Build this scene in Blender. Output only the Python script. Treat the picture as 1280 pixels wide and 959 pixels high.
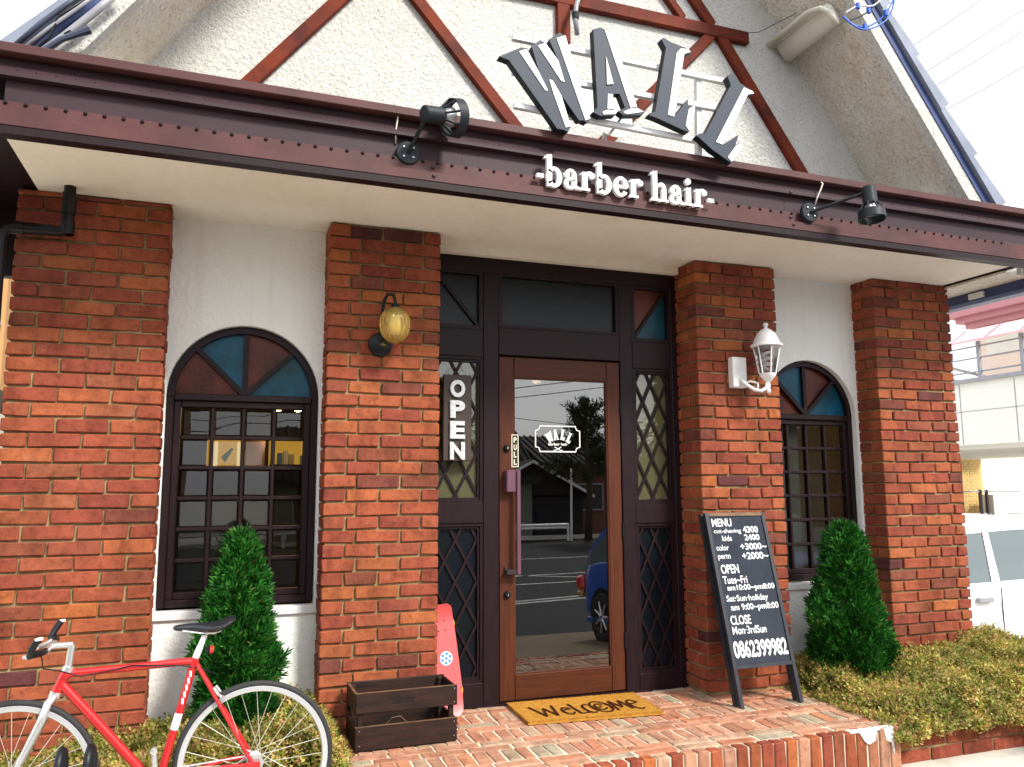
import bpy, bmesh, math, random
import numpy as np
from mathutils import Vector, Matrix

random.seed(7)
scn = bpy.context.scene
for o in list(bpy.data.objects):
    bpy.data.objects.remove(o)
COL = scn.collection
rad = math.radians

# ------------------------------------------------------------------ camera
PITCH, YAW, ROLL = 0.130, 0.343, -0.004
CAM = Vector((-1.074, -4.174, 1.203))
fwd = Vector((math.sin(YAW)*math.cos(PITCH), math.cos(YAW)*math.cos(PITCH), math.sin(PITCH)))
r0 = Vector((math.cos(YAW), -math.sin(YAW), 0)); u0 = r0.cross(fwd)
rt = r0*math.cos(ROLL)+u0*math.sin(ROLL); up = -r0*math.sin(ROLL)+u0*math.cos(ROLL)
cd = bpy.data.cameras.new("camera"); cam = bpy.data.objects.new("camera", cd); COL.objects.link(cam)
M = Matrix.Identity(4)
for i in range(3):
    M[i][0] = rt[i]; M[i][1] = up[i]; M[i][2] = -fwd[i]; M[i][3] = CAM[i]
cam.matrix_world = M
cd.sensor_fit = 'HORIZONTAL'; cd.sensor_width = 36; cd.lens = 36*1000/1280
cd.clip_start = 0.05; cd.clip_end = 2000
scn.camera = cam

# ------------------------------------------------------------------ sky, sun, exposure
SUN_DIR = Vector((0.34, -0.62, 0.66)).normalized()
sun_el = math.asin(SUN_DIR.z); sun_az = math.atan2(SUN_DIR.x, SUN_DIR.y)
w = bpy.data.worlds.new("World"); scn.world = w; w.use_nodes = True
nt = w.node_tree; nt.nodes.clear()
out = nt.nodes.new('ShaderNodeOutputWorld'); bg = nt.nodes.new('ShaderNodeBackground')
sky = nt.nodes.new('ShaderNodeTexSky'); sky.sky_type = 'NISHITA'; sky.sun_disc = False
sky.sun_elevation = sun_el; sky.sun_rotation = sun_az
sky.air_density = 1.0; sky.dust_density = 4.0
mix = nt.nodes.new('ShaderNodeMixRGB'); mix.inputs[0].default_value = 0.86
tc = nt.nodes.new('ShaderNodeTexCoord')
mp = nt.nodes.new('ShaderNodeMapping'); mp.inputs['Scale'].default_value = (1.2, 1.2, 4.0)
ns = nt.nodes.new('ShaderNodeTexNoise'); ns.inputs['Scale'].default_value = 1.6; ns.inputs['Detail'].default_value = 5
cr = nt.nodes.new('ShaderNodeValToRGB')
cr.color_ramp.elements[0].position = .3; cr.color_ramp.elements[0].color = (7.6, 8.0, 8.7, 1)
cr.color_ramp.elements[1].position = .7; cr.color_ramp.elements[1].color = (9.6, 9.8, 10.2, 1)
nt.links.new(tc.outputs['Generated'], mp.inputs[0]); nt.links.new(mp.outputs[0], ns.inputs['Vector'])
nt.links.new(ns.outputs[0], cr.inputs[0])
nt.links.new(sky.outputs[0], mix.inputs[1]); nt.links.new(cr.outputs[0], mix.inputs[2])
nt.links.new(mix.outputs[0], bg.inputs[0]); bg.inputs[1].default_value = 0.135
nt.links.new(bg.outputs[0], out.inputs[0])
sl = bpy.data.lights.new("sun", 'SUN'); sl.energy = 3.3; sl.angle = rad(11); sl.color = (1, .95, .86)
so = bpy.data.objects.new("sun", sl); COL.objects.link(so); so.location = (0, -10, 15)
so.rotation_euler = SUN_DIR.to_track_quat('Z', 'Y').to_euler()
scn.view_settings.view_transform = 'Standard'; scn.view_settings.look = 'None'
scn.view_settings.exposure = 0.66; scn.view_settings.gamma = 1
scn.render.engine = 'CYCLES'
scn.cycles.max_bounces = 6; scn.cycles.transparent_max_bounces = 12

# ------------------------------------------------------------------ materials
def N(t, k, **kw):
    n = t.nodes.new(k)
    for a, b in kw.items():
        if a in n.inputs: n.inputs[a].default_value = b
        else: setattr(n, a, b)
    return n

def ramp(t, stops, fac=None, mode='LINEAR'):
    n = t.nodes.new('ShaderNodeValToRGB'); e = n.color_ramp.elements; n.color_ramp.interpolation = mode
    while len(e) < len(stops): e.new(0.5)
    for i, (p, c) in enumerate(stops):
        e[i].position = p; e[i].color = (c[0], c[1], c[2], 1)
    if fac is not None: t.links.new(fac, n.inputs[0])
    return n

def mat(name, col=(.5, .5, .5), rough=.6, metal=0, noise=0, nscale=8, bump=0, bscale=60, bdist=.002,
        spec=.5, stretch=None, col2=None, dirt=0, coat=0, bdetail=4):
    m = bpy.data.materials.new(name); m.use_nodes = True; t = m.node_tree
    b = t.nodes['Principled BSDF']
    b.inputs['Roughness'].default_value = rough; b.inputs['Metallic'].default_value = metal
    b.inputs['Specular IOR Level'].default_value = spec; b.inputs['Base Color'].default_value = (*col, 1)
    if coat: b.inputs['Coat Weight'].default_value = coat; b.inputs['Coat Roughness'].default_value = .08
    tc = t.nodes.new('ShaderNodeTexCoord'); vec = tc.outputs['Object']
    if stretch:
        mp = t.nodes.new('ShaderNodeMapping'); mp.inputs['Scale'].default_value = stretch
        t.links.new(vec, mp.inputs[0]); vec = mp.outputs[0]
    if noise or col2:
        n = N(t, 'ShaderNodeTexNoise', Scale=nscale, Detail=6.0, Roughness=.6); t.links.new(vec, n.inputs['Vector'])
        c2 = col2 or tuple(max(0, c*(1-noise)) for c in col)
        rp = ramp(t, [(.35, c2), (.65, col)], n.outputs[0])
        last = rp.outputs[0]
        if dirt:
            n2 = N(t, 'ShaderNodeTexNoise', Scale=2.2, Detail=8.0, Roughness=.7); t.links.new(tc.outputs['Object'], n2.inputs['Vector'])
            rp2 = ramp(t, [(.45, (1, 1, 1)), (.75, (1-dirt, 1-dirt*1.15, 1-dirt*1.4))], n2.outputs[0])
            mx = N(t, 'ShaderNodeMixRGB', blend_type='MULTIPLY'); mx.inputs[0].default_value = 1
            t.links.new(last, mx.inputs[1]); t.links.new(rp2.outputs[0], mx.inputs[2]); last = mx.outputs[0]
        t.links.new(last, b.inputs['Base Color'])
        rr = N(t, 'ShaderNodeMapRange'); rr.inputs[3].default_value = max(0, rough-.1); rr.inputs[4].default_value = min(1, rough+.1)
        t.links.new(n.outputs[0], rr.inputs[0]); t.links.new(rr.outputs[0], b.inputs['Roughness'])
    if bump:
        bn = N(t, 'ShaderNodeTexNoise', Scale=bscale, Detail=float(bdetail), Roughness=.6); t.links.new(vec, bn.inputs['Vector'])
        bp = N(t, 'ShaderNodeBump', Strength=bump, Distance=bdist); t.links.new(bn.outputs[0], bp.inputs['Height'])
        t.links.new(bp.outputs[0], b.inputs['Normal'])
    return m

def brick_mat(name, stops, worn=0.0, mort=(.42, .33, .2)):
    m = bpy.data.materials.new(name); m.use_nodes = True; t = m.node_tree; b = t.nodes['Principled BSDF']
    oi = t.nodes.new('ShaderNodeObjectInfo'); tc = t.nodes.new('ShaderNodeTexCoord')
    rp = ramp(t, stops, oi.outputs['Random'])
    mul = N(t, 'ShaderNodeMath', operation='MULTIPLY'); mul.inputs[1].default_value = 37.0; t.links.new(oi.outputs['Random'], mul.inputs[0])
    add = N(t, 'ShaderNodeVectorMath', operation='ADD'); t.links.new(tc.outputs['Object'], add.inputs[0]); t.links.new(mul.outputs[0], add.inputs[1])
    # broad kiln flashing along the length of some bricks
    mp = N(t, 'ShaderNodeMapping'); mp.inputs['Scale'].default_value = (9, 3, 3); t.links.new(add.outputs[0], mp.inputs[0])
    n1 = N(t, 'ShaderNodeTexNoise', Scale=1.0, Detail=2.0); t.links.new(mp.outputs[0], n1.inputs['Vector'])
    f1 = ramp(t, [(.36, (.55, .5, .5)), (.46, (.95, .95, .95)), (.56, (1, 1, 1)), (.62, (1.12, 1.1, 1.0))], n1.outputs[0])
    n2 = N(t, 'ShaderNodeTexNoise', Scale=28.0, Detail=8.0, Roughness=.75); t.links.new(add.outputs[0], n2.inputs['Vector'])
    f2 = ramp(t, [(.3, (.45, .40, .38)), (.5, (1, 1, 1)), (.72, (1.25, 1.28, 1.25))], n2.outputs[0])
    m1 = N(t, 'ShaderNodeMixRGB', blend_type='MULTIPLY'); m1.inputs[0].default_value = .5
    m2 = N(t, 'ShaderNodeMixRGB', blend_type='MULTIPLY'); m2.inputs[0].default_value = .8
    t.links.new(rp.outputs[0], m1.inputs[1]); t.links.new(f1.outputs[0], m1.inputs[2])
    t.links.new(m1.outputs[0], m2.inputs[1]); t.links.new(f2.outputs[0], m2.inputs[2])
    # mortar smears and pits
    n3 = N(t, 'ShaderNodeTexNoise', Scale=16.0, Detail=9.0, Roughness=.8); t.links.new(add.outputs[0], n3.inputs['Vector'])
    f3 = ramp(t, [(.66-.1*worn, (0, 0, 0)), (.74-.06*worn, (1, 1, 1))], n3.outputs[0])
    m3 = N(t, 'ShaderNodeMixRGB'); m3.inputs[2].default_value = (*mort, 1)
    k = N(t, 'ShaderNodeMath', operation='MULTIPLY'); k.inputs[1].default_value = .5; t.links.new(f3.outputs[0], k.inputs[0]); t.links.new(k.outputs[0], m3.inputs[0])
    t.links.new(m2.outputs[0], m3.inputs[1])
    gg = t.nodes.new('ShaderNodeNewGeometry'); mw = N(t, 'ShaderNodeMapping'); mw.inputs['Scale'].default_value = (3.2, 3.2, 1.1); t.links.new(gg.outputs['Position'], mw.inputs[0])
    n5 = N(t, 'ShaderNodeTexNoise', Scale=1.0, Detail=7.0, Roughness=.7); t.links.new(mw.outputs[0], n5.inputs['Vector'])
    f5 = ramp(t, [(.34, (.66, .62, .60)), (.5, (1, 1, 1)), (.66, (1.12, 1.12, 1.14))], n5.outputs[0])
    m5 = N(t, 'ShaderNodeMixRGB', blend_type='MULTIPLY'); m5.inputs[0].default_value = .85; t.links.new(m3.outputs[0], m5.inputs[1]); t.links.new(f5.outputs[0], m5.inputs[2])
    n6 = N(t, 'ShaderNodeTexNoise', Scale=5.5, Detail=10.0, Roughness=.8); t.links.new(gg.outputs['Position'], n6.inputs['Vector'])
    f6 = ramp(t, [(.60, (0, 0, 0)), (.80, (.38, .38, .38))], n6.outputs[0])
    m6 = N(t, 'ShaderNodeMixRGB'); m6.inputs[2].default_value = (.50, .42, .36, 1); t.links.new(f6.outputs[0], m6.inputs[0]); t.links.new(m5.outputs[0], m6.inputs[1])
    t.links.new(m6.outputs[0], b.inputs['Base Color'])
    b.inputs['Roughness'].default_value = .8; b.inputs['Specular IOR Level'].default_value = .2
    n4 = N(t, 'ShaderNodeTexNoise', Scale=70.0, Detail=7.0, Roughness=.7); t.links.new(add.outputs[0], n4.inputs['Vector'])
    bp = N(t, 'ShaderNodeBump', Strength=.8, Distance=.004); t.links.new(n4.outputs[0], bp.inputs['Height']); t.links.new(bp.outputs[0], b.inputs['Normal'])
    return m

BR = [(0, (0.202, 0.045, 0.028)), (0.1, (0.27, 0.063, 0.033)), (0.24, (0.318, 0.085, 0.037)), (0.38, (0.232, 0.051, 0.031)), (0.52, (0.292, 0.07, 0.035)), (0.64, (0.345, 0.101, 0.039)), (0.74, (0.256, 0.065, 0.037)), (0.82, (0.213, 0.064, 0.033)), (0.87, (0.159, 0.044, 0.033)), (0.92, (0.404, 0.121, 0.037)), (0.96, (0.256, 0.077, 0.039)), (1, (0.096, 0.029, 0.033))]
M_BRICK = brick_mat('fired_red_brick', BR, 0.1)
PV = [(0, (.38, .17, .10)), (.2, (.45, .23, .15)), (.4, (.36, .20, .13)), (.55, (.42, .17, .095)), (.7, (.46, .28, .19)), (.82, (.33, .25, .17)), (.9, (.34, .31, .23)), (1, (.48, .17, .075))]
M_PAVE = brick_mat('worn_paving_brick', PV, 0.9, (.55, .45, .34))
M_MORTAR = mat('mortar', (.40, .29, .145), .95, col2=(.20, .14, .075), nscale=6, bump=.8, bscale=90, bdist=.004, spec=.1, dirt=.5)
M_PMORTAR = mat('paving_mortar', (.74, .64, .50), .95, noise=.3, nscale=9, bump=.5, bscale=80, spec=.1)

def stucco(name, col, col2, bs, bstr, dist, dirtc=None):
    m = bpy.data.materials.new(name); m.use_nodes = True; t = m.node_tree; b = t.nodes['Principled BSDF']
    b.inputs['Roughness'].default_value = .92; b.inputs['Specular IOR Level'].default_value = .15
    tc = t.nodes.new('ShaderNodeTexCoord'); v = tc.outputs['Object']
    n1 = N(t, 'ShaderNodeTexNoise', Scale=2.0, Detail=8.0, Roughness=.7); t.links.new(v, n1.inputs['Vector'])
    rp = ramp(t, [(.35, col2), (.6, col)], n1.outputs[0]); last = rp.outputs[0]
    nn = N(t, 'ShaderNodeTexNoise', Scale=bs*1.0, Detail=5.0, Roughness=.65); t.links.new(v, nn.inputs['Vector'])
    if dirtc:
        n2 = N(t, 'ShaderNodeTexNoise', Scale=bs*1.3, Detail=4.0, Roughness=.7); t.links.new(v, n2.inputs['Vector'])
        r2 = ramp(t, [(.36, dirtc), (.45, (1, 1, 1))], n2.outputs[0])
        mx = N(t, 'ShaderNodeMixRGB', blend_type='MULTIPLY'); mx.inputs[0].default_value = 1
        t.links.new(last, mx.inputs[1]); t.links.new(r2.outputs[0], mx.inputs[2]); last = mx.outputs[0]
    ms_ = N(t, 'ShaderNodeMapping'); ms_.inputs['Scale'].default_value = (14, 14, .7); t.links.new(v, ms_.inputs[0])
    n7 = N(t, 'ShaderNodeTexNoise', Scale=1.0, Detail=6.0, Roughness=.65); t.links.new(ms_.outputs[0], n7.inputs['Vector'])
    r7 = ramp(t, [(.52, (1, 1, 1)), (.80, (.80, .76, .68))], n7.outputs[0])
    m7 = N(t, 'ShaderNodeMixRGB', blend_type='MULTIPLY'); m7.inputs[0].default_value = .35; t.links.new(last, m7.inputs[1]); t.links.new(r7.outputs[0], m7.inputs[2]); last = m7.outputs[0]
    t.links.new(last, b.inputs['Base Color'])
    rr = ramp(t, [(.38, (0, 0, 0)), (.5, (.6, .6, .6)), (.62, (1, 1, 1))], nn.outputs[0])
    bp = N(t, 'ShaderNodeBump', Strength=bstr, Distance=dist); t.links.new(rr.outputs[0], bp.inputs['Height']); t.links.new(bp.outputs[0], b.inputs['Normal'])
    return m
M_ROUGHST = stucco('rough_cast_render', (.70, .695, .66), (.63, .62, .57), 46, .65, .008, (.60, .58, .54))
M_SOFST = stucco('rough_cast_weathered', (.90, .87, .80), (.76, .66, .50), 40, .8, .010, (.70, .65, .58))
M_WHITE = stucco('white_render', (.90, .92, .89), (.87, .88, .84), 34, .5, .005)
M_SOFFIT = stucco('painted_soffit', (.88, .83, .73), (.82, .76, .64), 45, .2, .003)
M_BEAM = mat('brown_painted_steel', (.050, .026, .034), .5, col2=(.038, .020, .026), nscale=3, bump=.08, bscale=18, bdist=.003, spec=.25, dirt=.15)
M_FLANGE = mat('brown_flange_paint', (.105, .038, .036), .5, col2=(.072, .029, .030), nscale=4, bump=.1, bscale=24, spec=.25, dirt=.3)
M_TIMBER = mat('red_brown_timber', (.20, .036, .014), .65, col2=(.075, .015, .012), nscale=4, bump=.4, bscale=40, bdist=.004, spec=.15, dirt=.3)
M_FRAME = mat('dark_brown_joinery', (.016, .0065, .0085), .45, noise=.3, nscale=10, bump=.08, bscale=60, spec=.22, stretch=(4, 4, .6))
M_DOOR = mat('stained_door_timber', (.088, .022, .007), .5, col2=(.052, .013, .005), nscale=7, bump=.1, bscale=60, spec=.25, stretch=(7, 7, .5))
M_DOORH = mat('stained_rail_timber', (.088, .022, .007), .5, col2=(.052, .013, .005), nscale=7, bump=.1, bscale=60, spec=.25, stretch=(.5, 7, 7))
M_BLACK = mat('black_metal', (.008, .009, .012), .42, bump=.05, bscale=120, spec=.3)
M_GRAPH = mat('graphite_lamp_paint', (.014, .019, .026), .5, noise=.2, spec=.3)
M_STEEL = mat('bare_metal', (.55, .56, .58), .3, metal=.9, noise=.15, nscale=20)
M_ALU = mat('silver_alloy', (.72, .73, .74), .3, metal=.75, noise=.12, nscale=30)
M_LGREY = mat('sign_grey_face', (.038, .050, .072), .5, noise=.12, nscale=4, spec=.25)
M_LEDGE = mat('sign_black_edge', (.006, .009, .014), .5, spec=.2)
M_LWHITE = mat('sign_white_inlay', (.85, .86, .87), .35)
M_PWHITE = mat('white_paint', (.82, .82, .81), .4, noise=.08, nscale=12)
M_RAILW = mat('white_sign_rail', (.80, .81, .82), .45, noise=.08, nscale=5)
M_BOARD = mat('blackboard_paint', (.022, .028, .042), .7, col2=(.034, .040, .054), nscale=5, bump=.05, bscale=100, spec=.15)
M_CHALK = mat('white_chalk_pen', (.84, .85, .86), .9, noise=.35, nscale=90)
M_BFRAME = mat('blackboard_frame', (.022, .026, .036), .45, noise=.3, nscale=20)
M_BROWNB = mat('sign_brown_board', (.050, .030, .022), .5, noise=.3, nscale=12, stretch=(6, 6, 1))
M_CRATE = mat('dark_stained_wood', (.034, .013, .008), .55, col2=(.012, .006, .005), nscale=5, bump=.3, bscale=35, bdist=.003, stretch=(1, 8, 8), spec=.3, dirt=.3)
M_CRATEE = mat('worn_wood_edge', (.20, .11, .05), .6, col2=(.06, .03, .018), nscale=14, bump=.3, bscale=60, stretch=(1, 4, 4))
M_SKATE = mat('coral_plastic', (.76, .115, .12), .38, noise=.08, nscale=8, spec=.5)
M_WHEEL = mat('yellow_urethane', (.65, .42, .03), .4)
M_BLUE = mat('blue_sticker', (.06, .22, .55), .5)
M_LBLUE = mat('pale_sticker', (.60, .72, .85), .5)
M_RED = mat('red_frame_paint', (.50, .012, .014), .32, spec=.5, coat=.4, noise=.05, nscale=3)
M_RUBBER = mat('tyre_rubber', (.020, .020, .022), .75, bump=.3, bscale=200, bdist=.001)
M_RIMW = mat('machined_rim', (.62, .63, .65), .28, metal=.5)
M_SADDLE = mat('saddle_vinyl', (.014, .015, .02), .28, spec=.6)
M_SPOKE = mat('spoke_wire', (.75, .74, .66), .3, metal=.6)
M_REDL = mat('red_lens', (.6, .03, .015), .2, coat=.5)
M_PIPE = mat('drain_pipe_plastic', (.010, .008, .010), .4, noise=.2, spec=.3)
M_HANDLE = mat('purple_brown_handle', (.13, .055, .085), .35, spec=.6, noise=.1)
M_PURP = mat('dark_bronze', (.03, .022, .022), .35)
M_TILE = mat('slate_blue_roof_tile', (.26, .29, .37), .4, noise=.25, nscale=5, spec=.4)
M_NAVY = mat('navy_metal_flashing', (.045, .070, .19), .35, noise=.2, nscale=5)
M_PAVEC = mat('pavement_concrete', (.58, .55, .48), .9, noise=.18, nscale=7, bump=.4, bscale=70, bdist=.004, dirt=.22)
M_ASPH = mat('asphalt', (.026, .027, .031), .9, noise=.3, nscale=14, bump=.5, bscale=120, bdist=.004, spec=.15)
M_LOT = mat('parking_lot_surface', (.19, .145, .10), .9, noise=.3, nscale=6, bump=.5, bscale=90, bdist=.004, dirt=.3, spec=.15)
M_PAINT = mat('road_paint', (.42, .42, .41), .7, col2=(.16, .16, .16), nscale=9)
M_SOIL = mat('bed_soil', (.07, .045, .028), .95, noise=.4, nscale=20, bump=.8, bscale=60, bdist=.01)
M_CAR = mat('white_car_paint', (.80, .81, .82), .22, spec=.6, coat=.5)
M_CARB = mat('blue_car_paint', (.012, .09, .42), .25, spec=.6, coat=.6)
M_DARKIN = mat('dark_interior', (.035, .030, .028), .7, noise=.3)
M_CREAM = mat('cream_wall_panel', (.70, .66, .56), .7, noise=.08, nscale=3)
M_PANELW = mat('pale_wall_panel', (.78, .77, .72), .7, noise=.06, nscale=2)
M_PEACH = mat('peach_wall_panel', (.74, .58, .48), .7, noise=.06, nscale=2)
M_PINK = mat('dusty_pink_metal', (.50, .20, .22), .5, noise=.1)
M_PINKC = mat('pink_canopy_sheet', (.72, .42, .44), .35, noise=.1)
M_GREY = mat('grey_metal', (.30, .30, .33), .45, noise=.15)
M_GREYW = mat('grey_green_house_wall', (.16, .17, .13), .8, noise=.15)
M_BRWALL = mat('red_brown_siding', (.13, .045, .025), .7, noise=.2)
M_DROOF = mat('dark_tiled_roof', (.025, .028, .034), .8, noise=.3, spec=.1)
M_MAT = None
M_AMBER = bpy.data.materials.new('amber_ribbed_glass'); M_AMBER.use_nodes = True
_b = M_AMBER.node_tree.nodes['Principled BSDF']; _b.inputs['Base Color'].default_value = (.80, .58, .16, 1); _b.inputs['Roughness'].default_value = .08
_b.inputs['Transmission Weight'].default_value = .75; _b.inputs['IOR'].default_value = 1.35
M_BULB = mat('pearl_bulb', (.9, .88, .82), .3)

def glass_mat(name, refl=1.0, tint=(.93, .95, .94), rough=0.0, wav=0.0, wscale=3, base=0.05):
    m = bpy.data.materials.new(name); m.use_nodes = True; t = m.node_tree; t.nodes.clear()
    o = t.nodes.new('ShaderNodeOutputMaterial'); tr = t.nodes.new('ShaderNodeBsdfTransparent'); gl = t.nodes.new('ShaderNodeBsdfGlossy')
    gl.inputs['Roughness'].default_value = rough; tr.inputs[0].default_value = (*tint, 1)
    lw = t.nodes.new('ShaderNodeFresnel'); lw.inputs[0].default_value = 1.5
    ml = N(t, 'ShaderNodeMath', operation='MULTIPLY_ADD'); ml.inputs[1].default_value = 1.5*refl; ml.inputs[2].default_value = base
    mx = t.nodes.new('ShaderNodeMixShader')
    t.links.new(lw.outputs[0], ml.inputs[0]); t.links.new(ml.outputs[0], mx.inputs[0])
    t.links.new(tr.outputs[0], mx.inputs[1]); t.links.new(gl.outputs[0], mx.inputs[2]); t.links.new(mx.outputs[0], o.inputs[0])
    if wav:
        tc = t.nodes.new('ShaderNodeTexCoord'); n = N(t, 'ShaderNodeTexNoise', Scale=float(wscale), Detail=1.0); t.links.new(tc.outputs['Object'], n.inputs['Vector'])
        bp = N(t, 'ShaderNodeBump', Strength=wav, Distance=.01); t.links.new(n.outputs[0], bp.inputs['Height']); t.links.new(bp.outputs[0], gl.inputs['Normal'])
    return m
M_GLASS = glass_mat('door_glass', 1.7, (.50, .50, .47), wav=.012, wscale=2.5, base=.10)
M_WGLASS = glass_mat('window_glass', .8, (.85, .87, .84), wav=.03, wscale=6, base=.02)
M_OGLASS = glass_mat('obscure_glass', 1.4, (.50, .54, .42), rough=.06, wav=.08, wscale=30, base=.10)
_t = M_OGLASS.node_tree; _o = [n for n in _t.nodes if n.type == 'OUTPUT_MATERIAL'][0]; _src = _o.inputs[0].links[0].from_socket
_d = N(_t, 'ShaderNodeBsdfDiffuse', Color=(.26, .26, .13, 1)); _mx = N(_t, 'ShaderNodeMixShader'); _mx.inputs[0].default_value = .3
_t.links.new(_src, _mx.inputs[1]); _t.links.new(_d.outputs[0], _mx.inputs[2]); _t.links.new(_mx.outputs[0], _o.inputs[0])
M_CLEAR = glass_mat('clear_glass', 1.0, (.97, .98, .98))

def stained(name, c1, c2):
    m = bpy.data.materials.new(name); m.use_nodes = True; t = m.node_tree; b = t.nodes['Principled BSDF']
    tc = t.nodes.new('ShaderNodeTexCoord'); n = N(t, 'ShaderNodeTexNoise', Scale=5.0, Detail=3.0); t.links.new(tc.outputs['Object'], n.inputs['Vector'])
    rp = ramp(t, [(.35, c1), (.65, c2)], n.outputs[0])
    v = N(t, 'ShaderNodeTexVoronoi', Scale=110.0); t.links.new(tc.outputs['Object'], v.inputs['Vector'])
    r2 = ramp(t, [(.0, (2.2, 2.2, 2.2)), (.12, (1, 1, 1)), (.6, (.8, .8, .8))], v.outputs['Distance'])
    mx = N(t, 'ShaderNodeMixRGB', blend_type='MULTIPLY'); mx.inputs[0].default_value = 1
    t.links.new(rp.outputs[0], mx.inputs[1]); t.links.new(r2.outputs[0], mx.inputs[2]); t.links.new(mx.outputs[0], b.inputs['Base Color'])
    b.inputs['Roughness'].default_value = .3; b.inputs['Specular IOR Level'].default_value = .25
    n3 = N(t, 'ShaderNodeTexNoise', Scale=55.0, Detail=3.0); t.links.new(tc.outputs['Object'], n3.inputs['Vector'])
    bp = N(t, 'ShaderNodeBump', Strength=.35, Distance=.003); t.links.new(n3.outputs[0], bp.inputs['Height']); t.links.new(bp.outputs[0], b.inputs['Normal'])
    return m
M_SRED = stained('red_hammered_glass', (.060, .011, .005), (.16, .026, .009))
M_SBLUE = stained('blue_hammered_glass', (.004, .045, .055), (.004, .10, .19))
M_SDARK = stained('dark_hammered_glass', (.003, .007, .008), (.003, .006, .012))

def emis(name, c, s):
    m = bpy.data.materials.new(name); m.use_nodes = True; b = m.node_tree.nodes['Principled BSDF']
    b.inputs['Base Color'].default_value = (*c, 1); b.inputs['Emission Color'].default_value = (*c, 1); b.inputs['Emission Strength'].default_value = s
    return m
M_LAMP = emis('warm_lit_bulb', (1, .55, .2), 9)
M_LIT = emis('self_glowing_yellow', (.90, .58, .08), .17)  # emission stands in for lamplight on the poster, shelf panel and boxes
M_GLOWW = emis('self_glowing_cream', (1, .85, .5), .38)  # emission stands in for lamplight on the poster stripes

def leaf_mat(name, stops, rough=.55, trans=.25):
    m = bpy.data.materials.new(name); m.use_nodes = True; t = m.node_tree; b = t.nodes['Principled BSDF']
    g = t.nodes.new('ShaderNodeNewGeometry'); rp = ramp(t, stops, g.outputs['Random Per Island'])
    tc = t.nodes.new('ShaderNodeTexCoord'); n = N(t, 'ShaderNodeTexNoise', Scale=7.0, Detail=4.0); t.links.new(tc.outputs['Object'], n.inputs['Vector'])
    r2 = ramp(t, [(.35, (.52, .60, .5)), (.65, (1.3, 1.22, 1.15))], n.outputs[0])
    mx = N(t, 'ShaderNodeMixRGB', blend_type='MULTIPLY'); mx.inputs[0].default_value = 1
    t.links.new(rp.outputs[0], mx.inputs[1]); t.links.new(r2.outputs[0], mx.inputs[2]); t.links.new(mx.outputs[0], b.inputs['Base Color'])
    b.inputs['Roughness'].default_value = rough; b.inputs['Specular IOR Level'].default_value = .25
    tl = t.nodes.new('ShaderNodeBsdfTranslucent'); t.links.new(mx.outputs[0], tl.inputs[0])
    ms = t.nodes.new('ShaderNodeMixShader'); ms.inputs[0].default_value = trans
    o = t.nodes['Material Output']; t.links.new(b.outputs[0], ms.inputs[1]); t.links.new(tl.outputs[0], ms.inputs[2]); t.links.new(ms.outputs[0], o.inputs[0])
    return m
M_CONIF = leaf_mat('conifer_foliage', [(0, (.006, .055, .008)), (.4, (.012, .105, .012)), (.75, (.026, .17, .018)), (.95, (.07, .27, .035)), (.975, (.10, .24, .04)), (1, (.16, .085, .03))], .6, .2)
M_HEDGE = leaf_mat('hedge_leaves', [(0, (.14, .20, .03)), (.22, (.30, .34, .06)), (.42, (.46, .45, .11)), (.6, (.56, .49, .16)), (.75, (.58, .38, .17)), (.88, (.46, .20, .10)), (1, (.70, .64, .30))], .5, .3)
M_PINE = leaf_mat('pine_needles', [(0, (.008, .022, .008)), (1, (.02, .05, .018))], .6, .1)
M_BARK = mat('bark', (.08, .05, .03), .9, noise=.4, nscale=20, bump=.6, bscale=40)

# doormat coir
M_MAT = mat('coir_mat', (.54, .27, .045), .95, col2=(.40, .18, .028), nscale=40, bump=1.0, bscale=260, bdist=.006, spec=.1)
M_MATT = mat('mat_dark_print', (.045, .010, .005), .95, bump=.8, bscale=260, bdist=.004, spec=.1)

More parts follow.
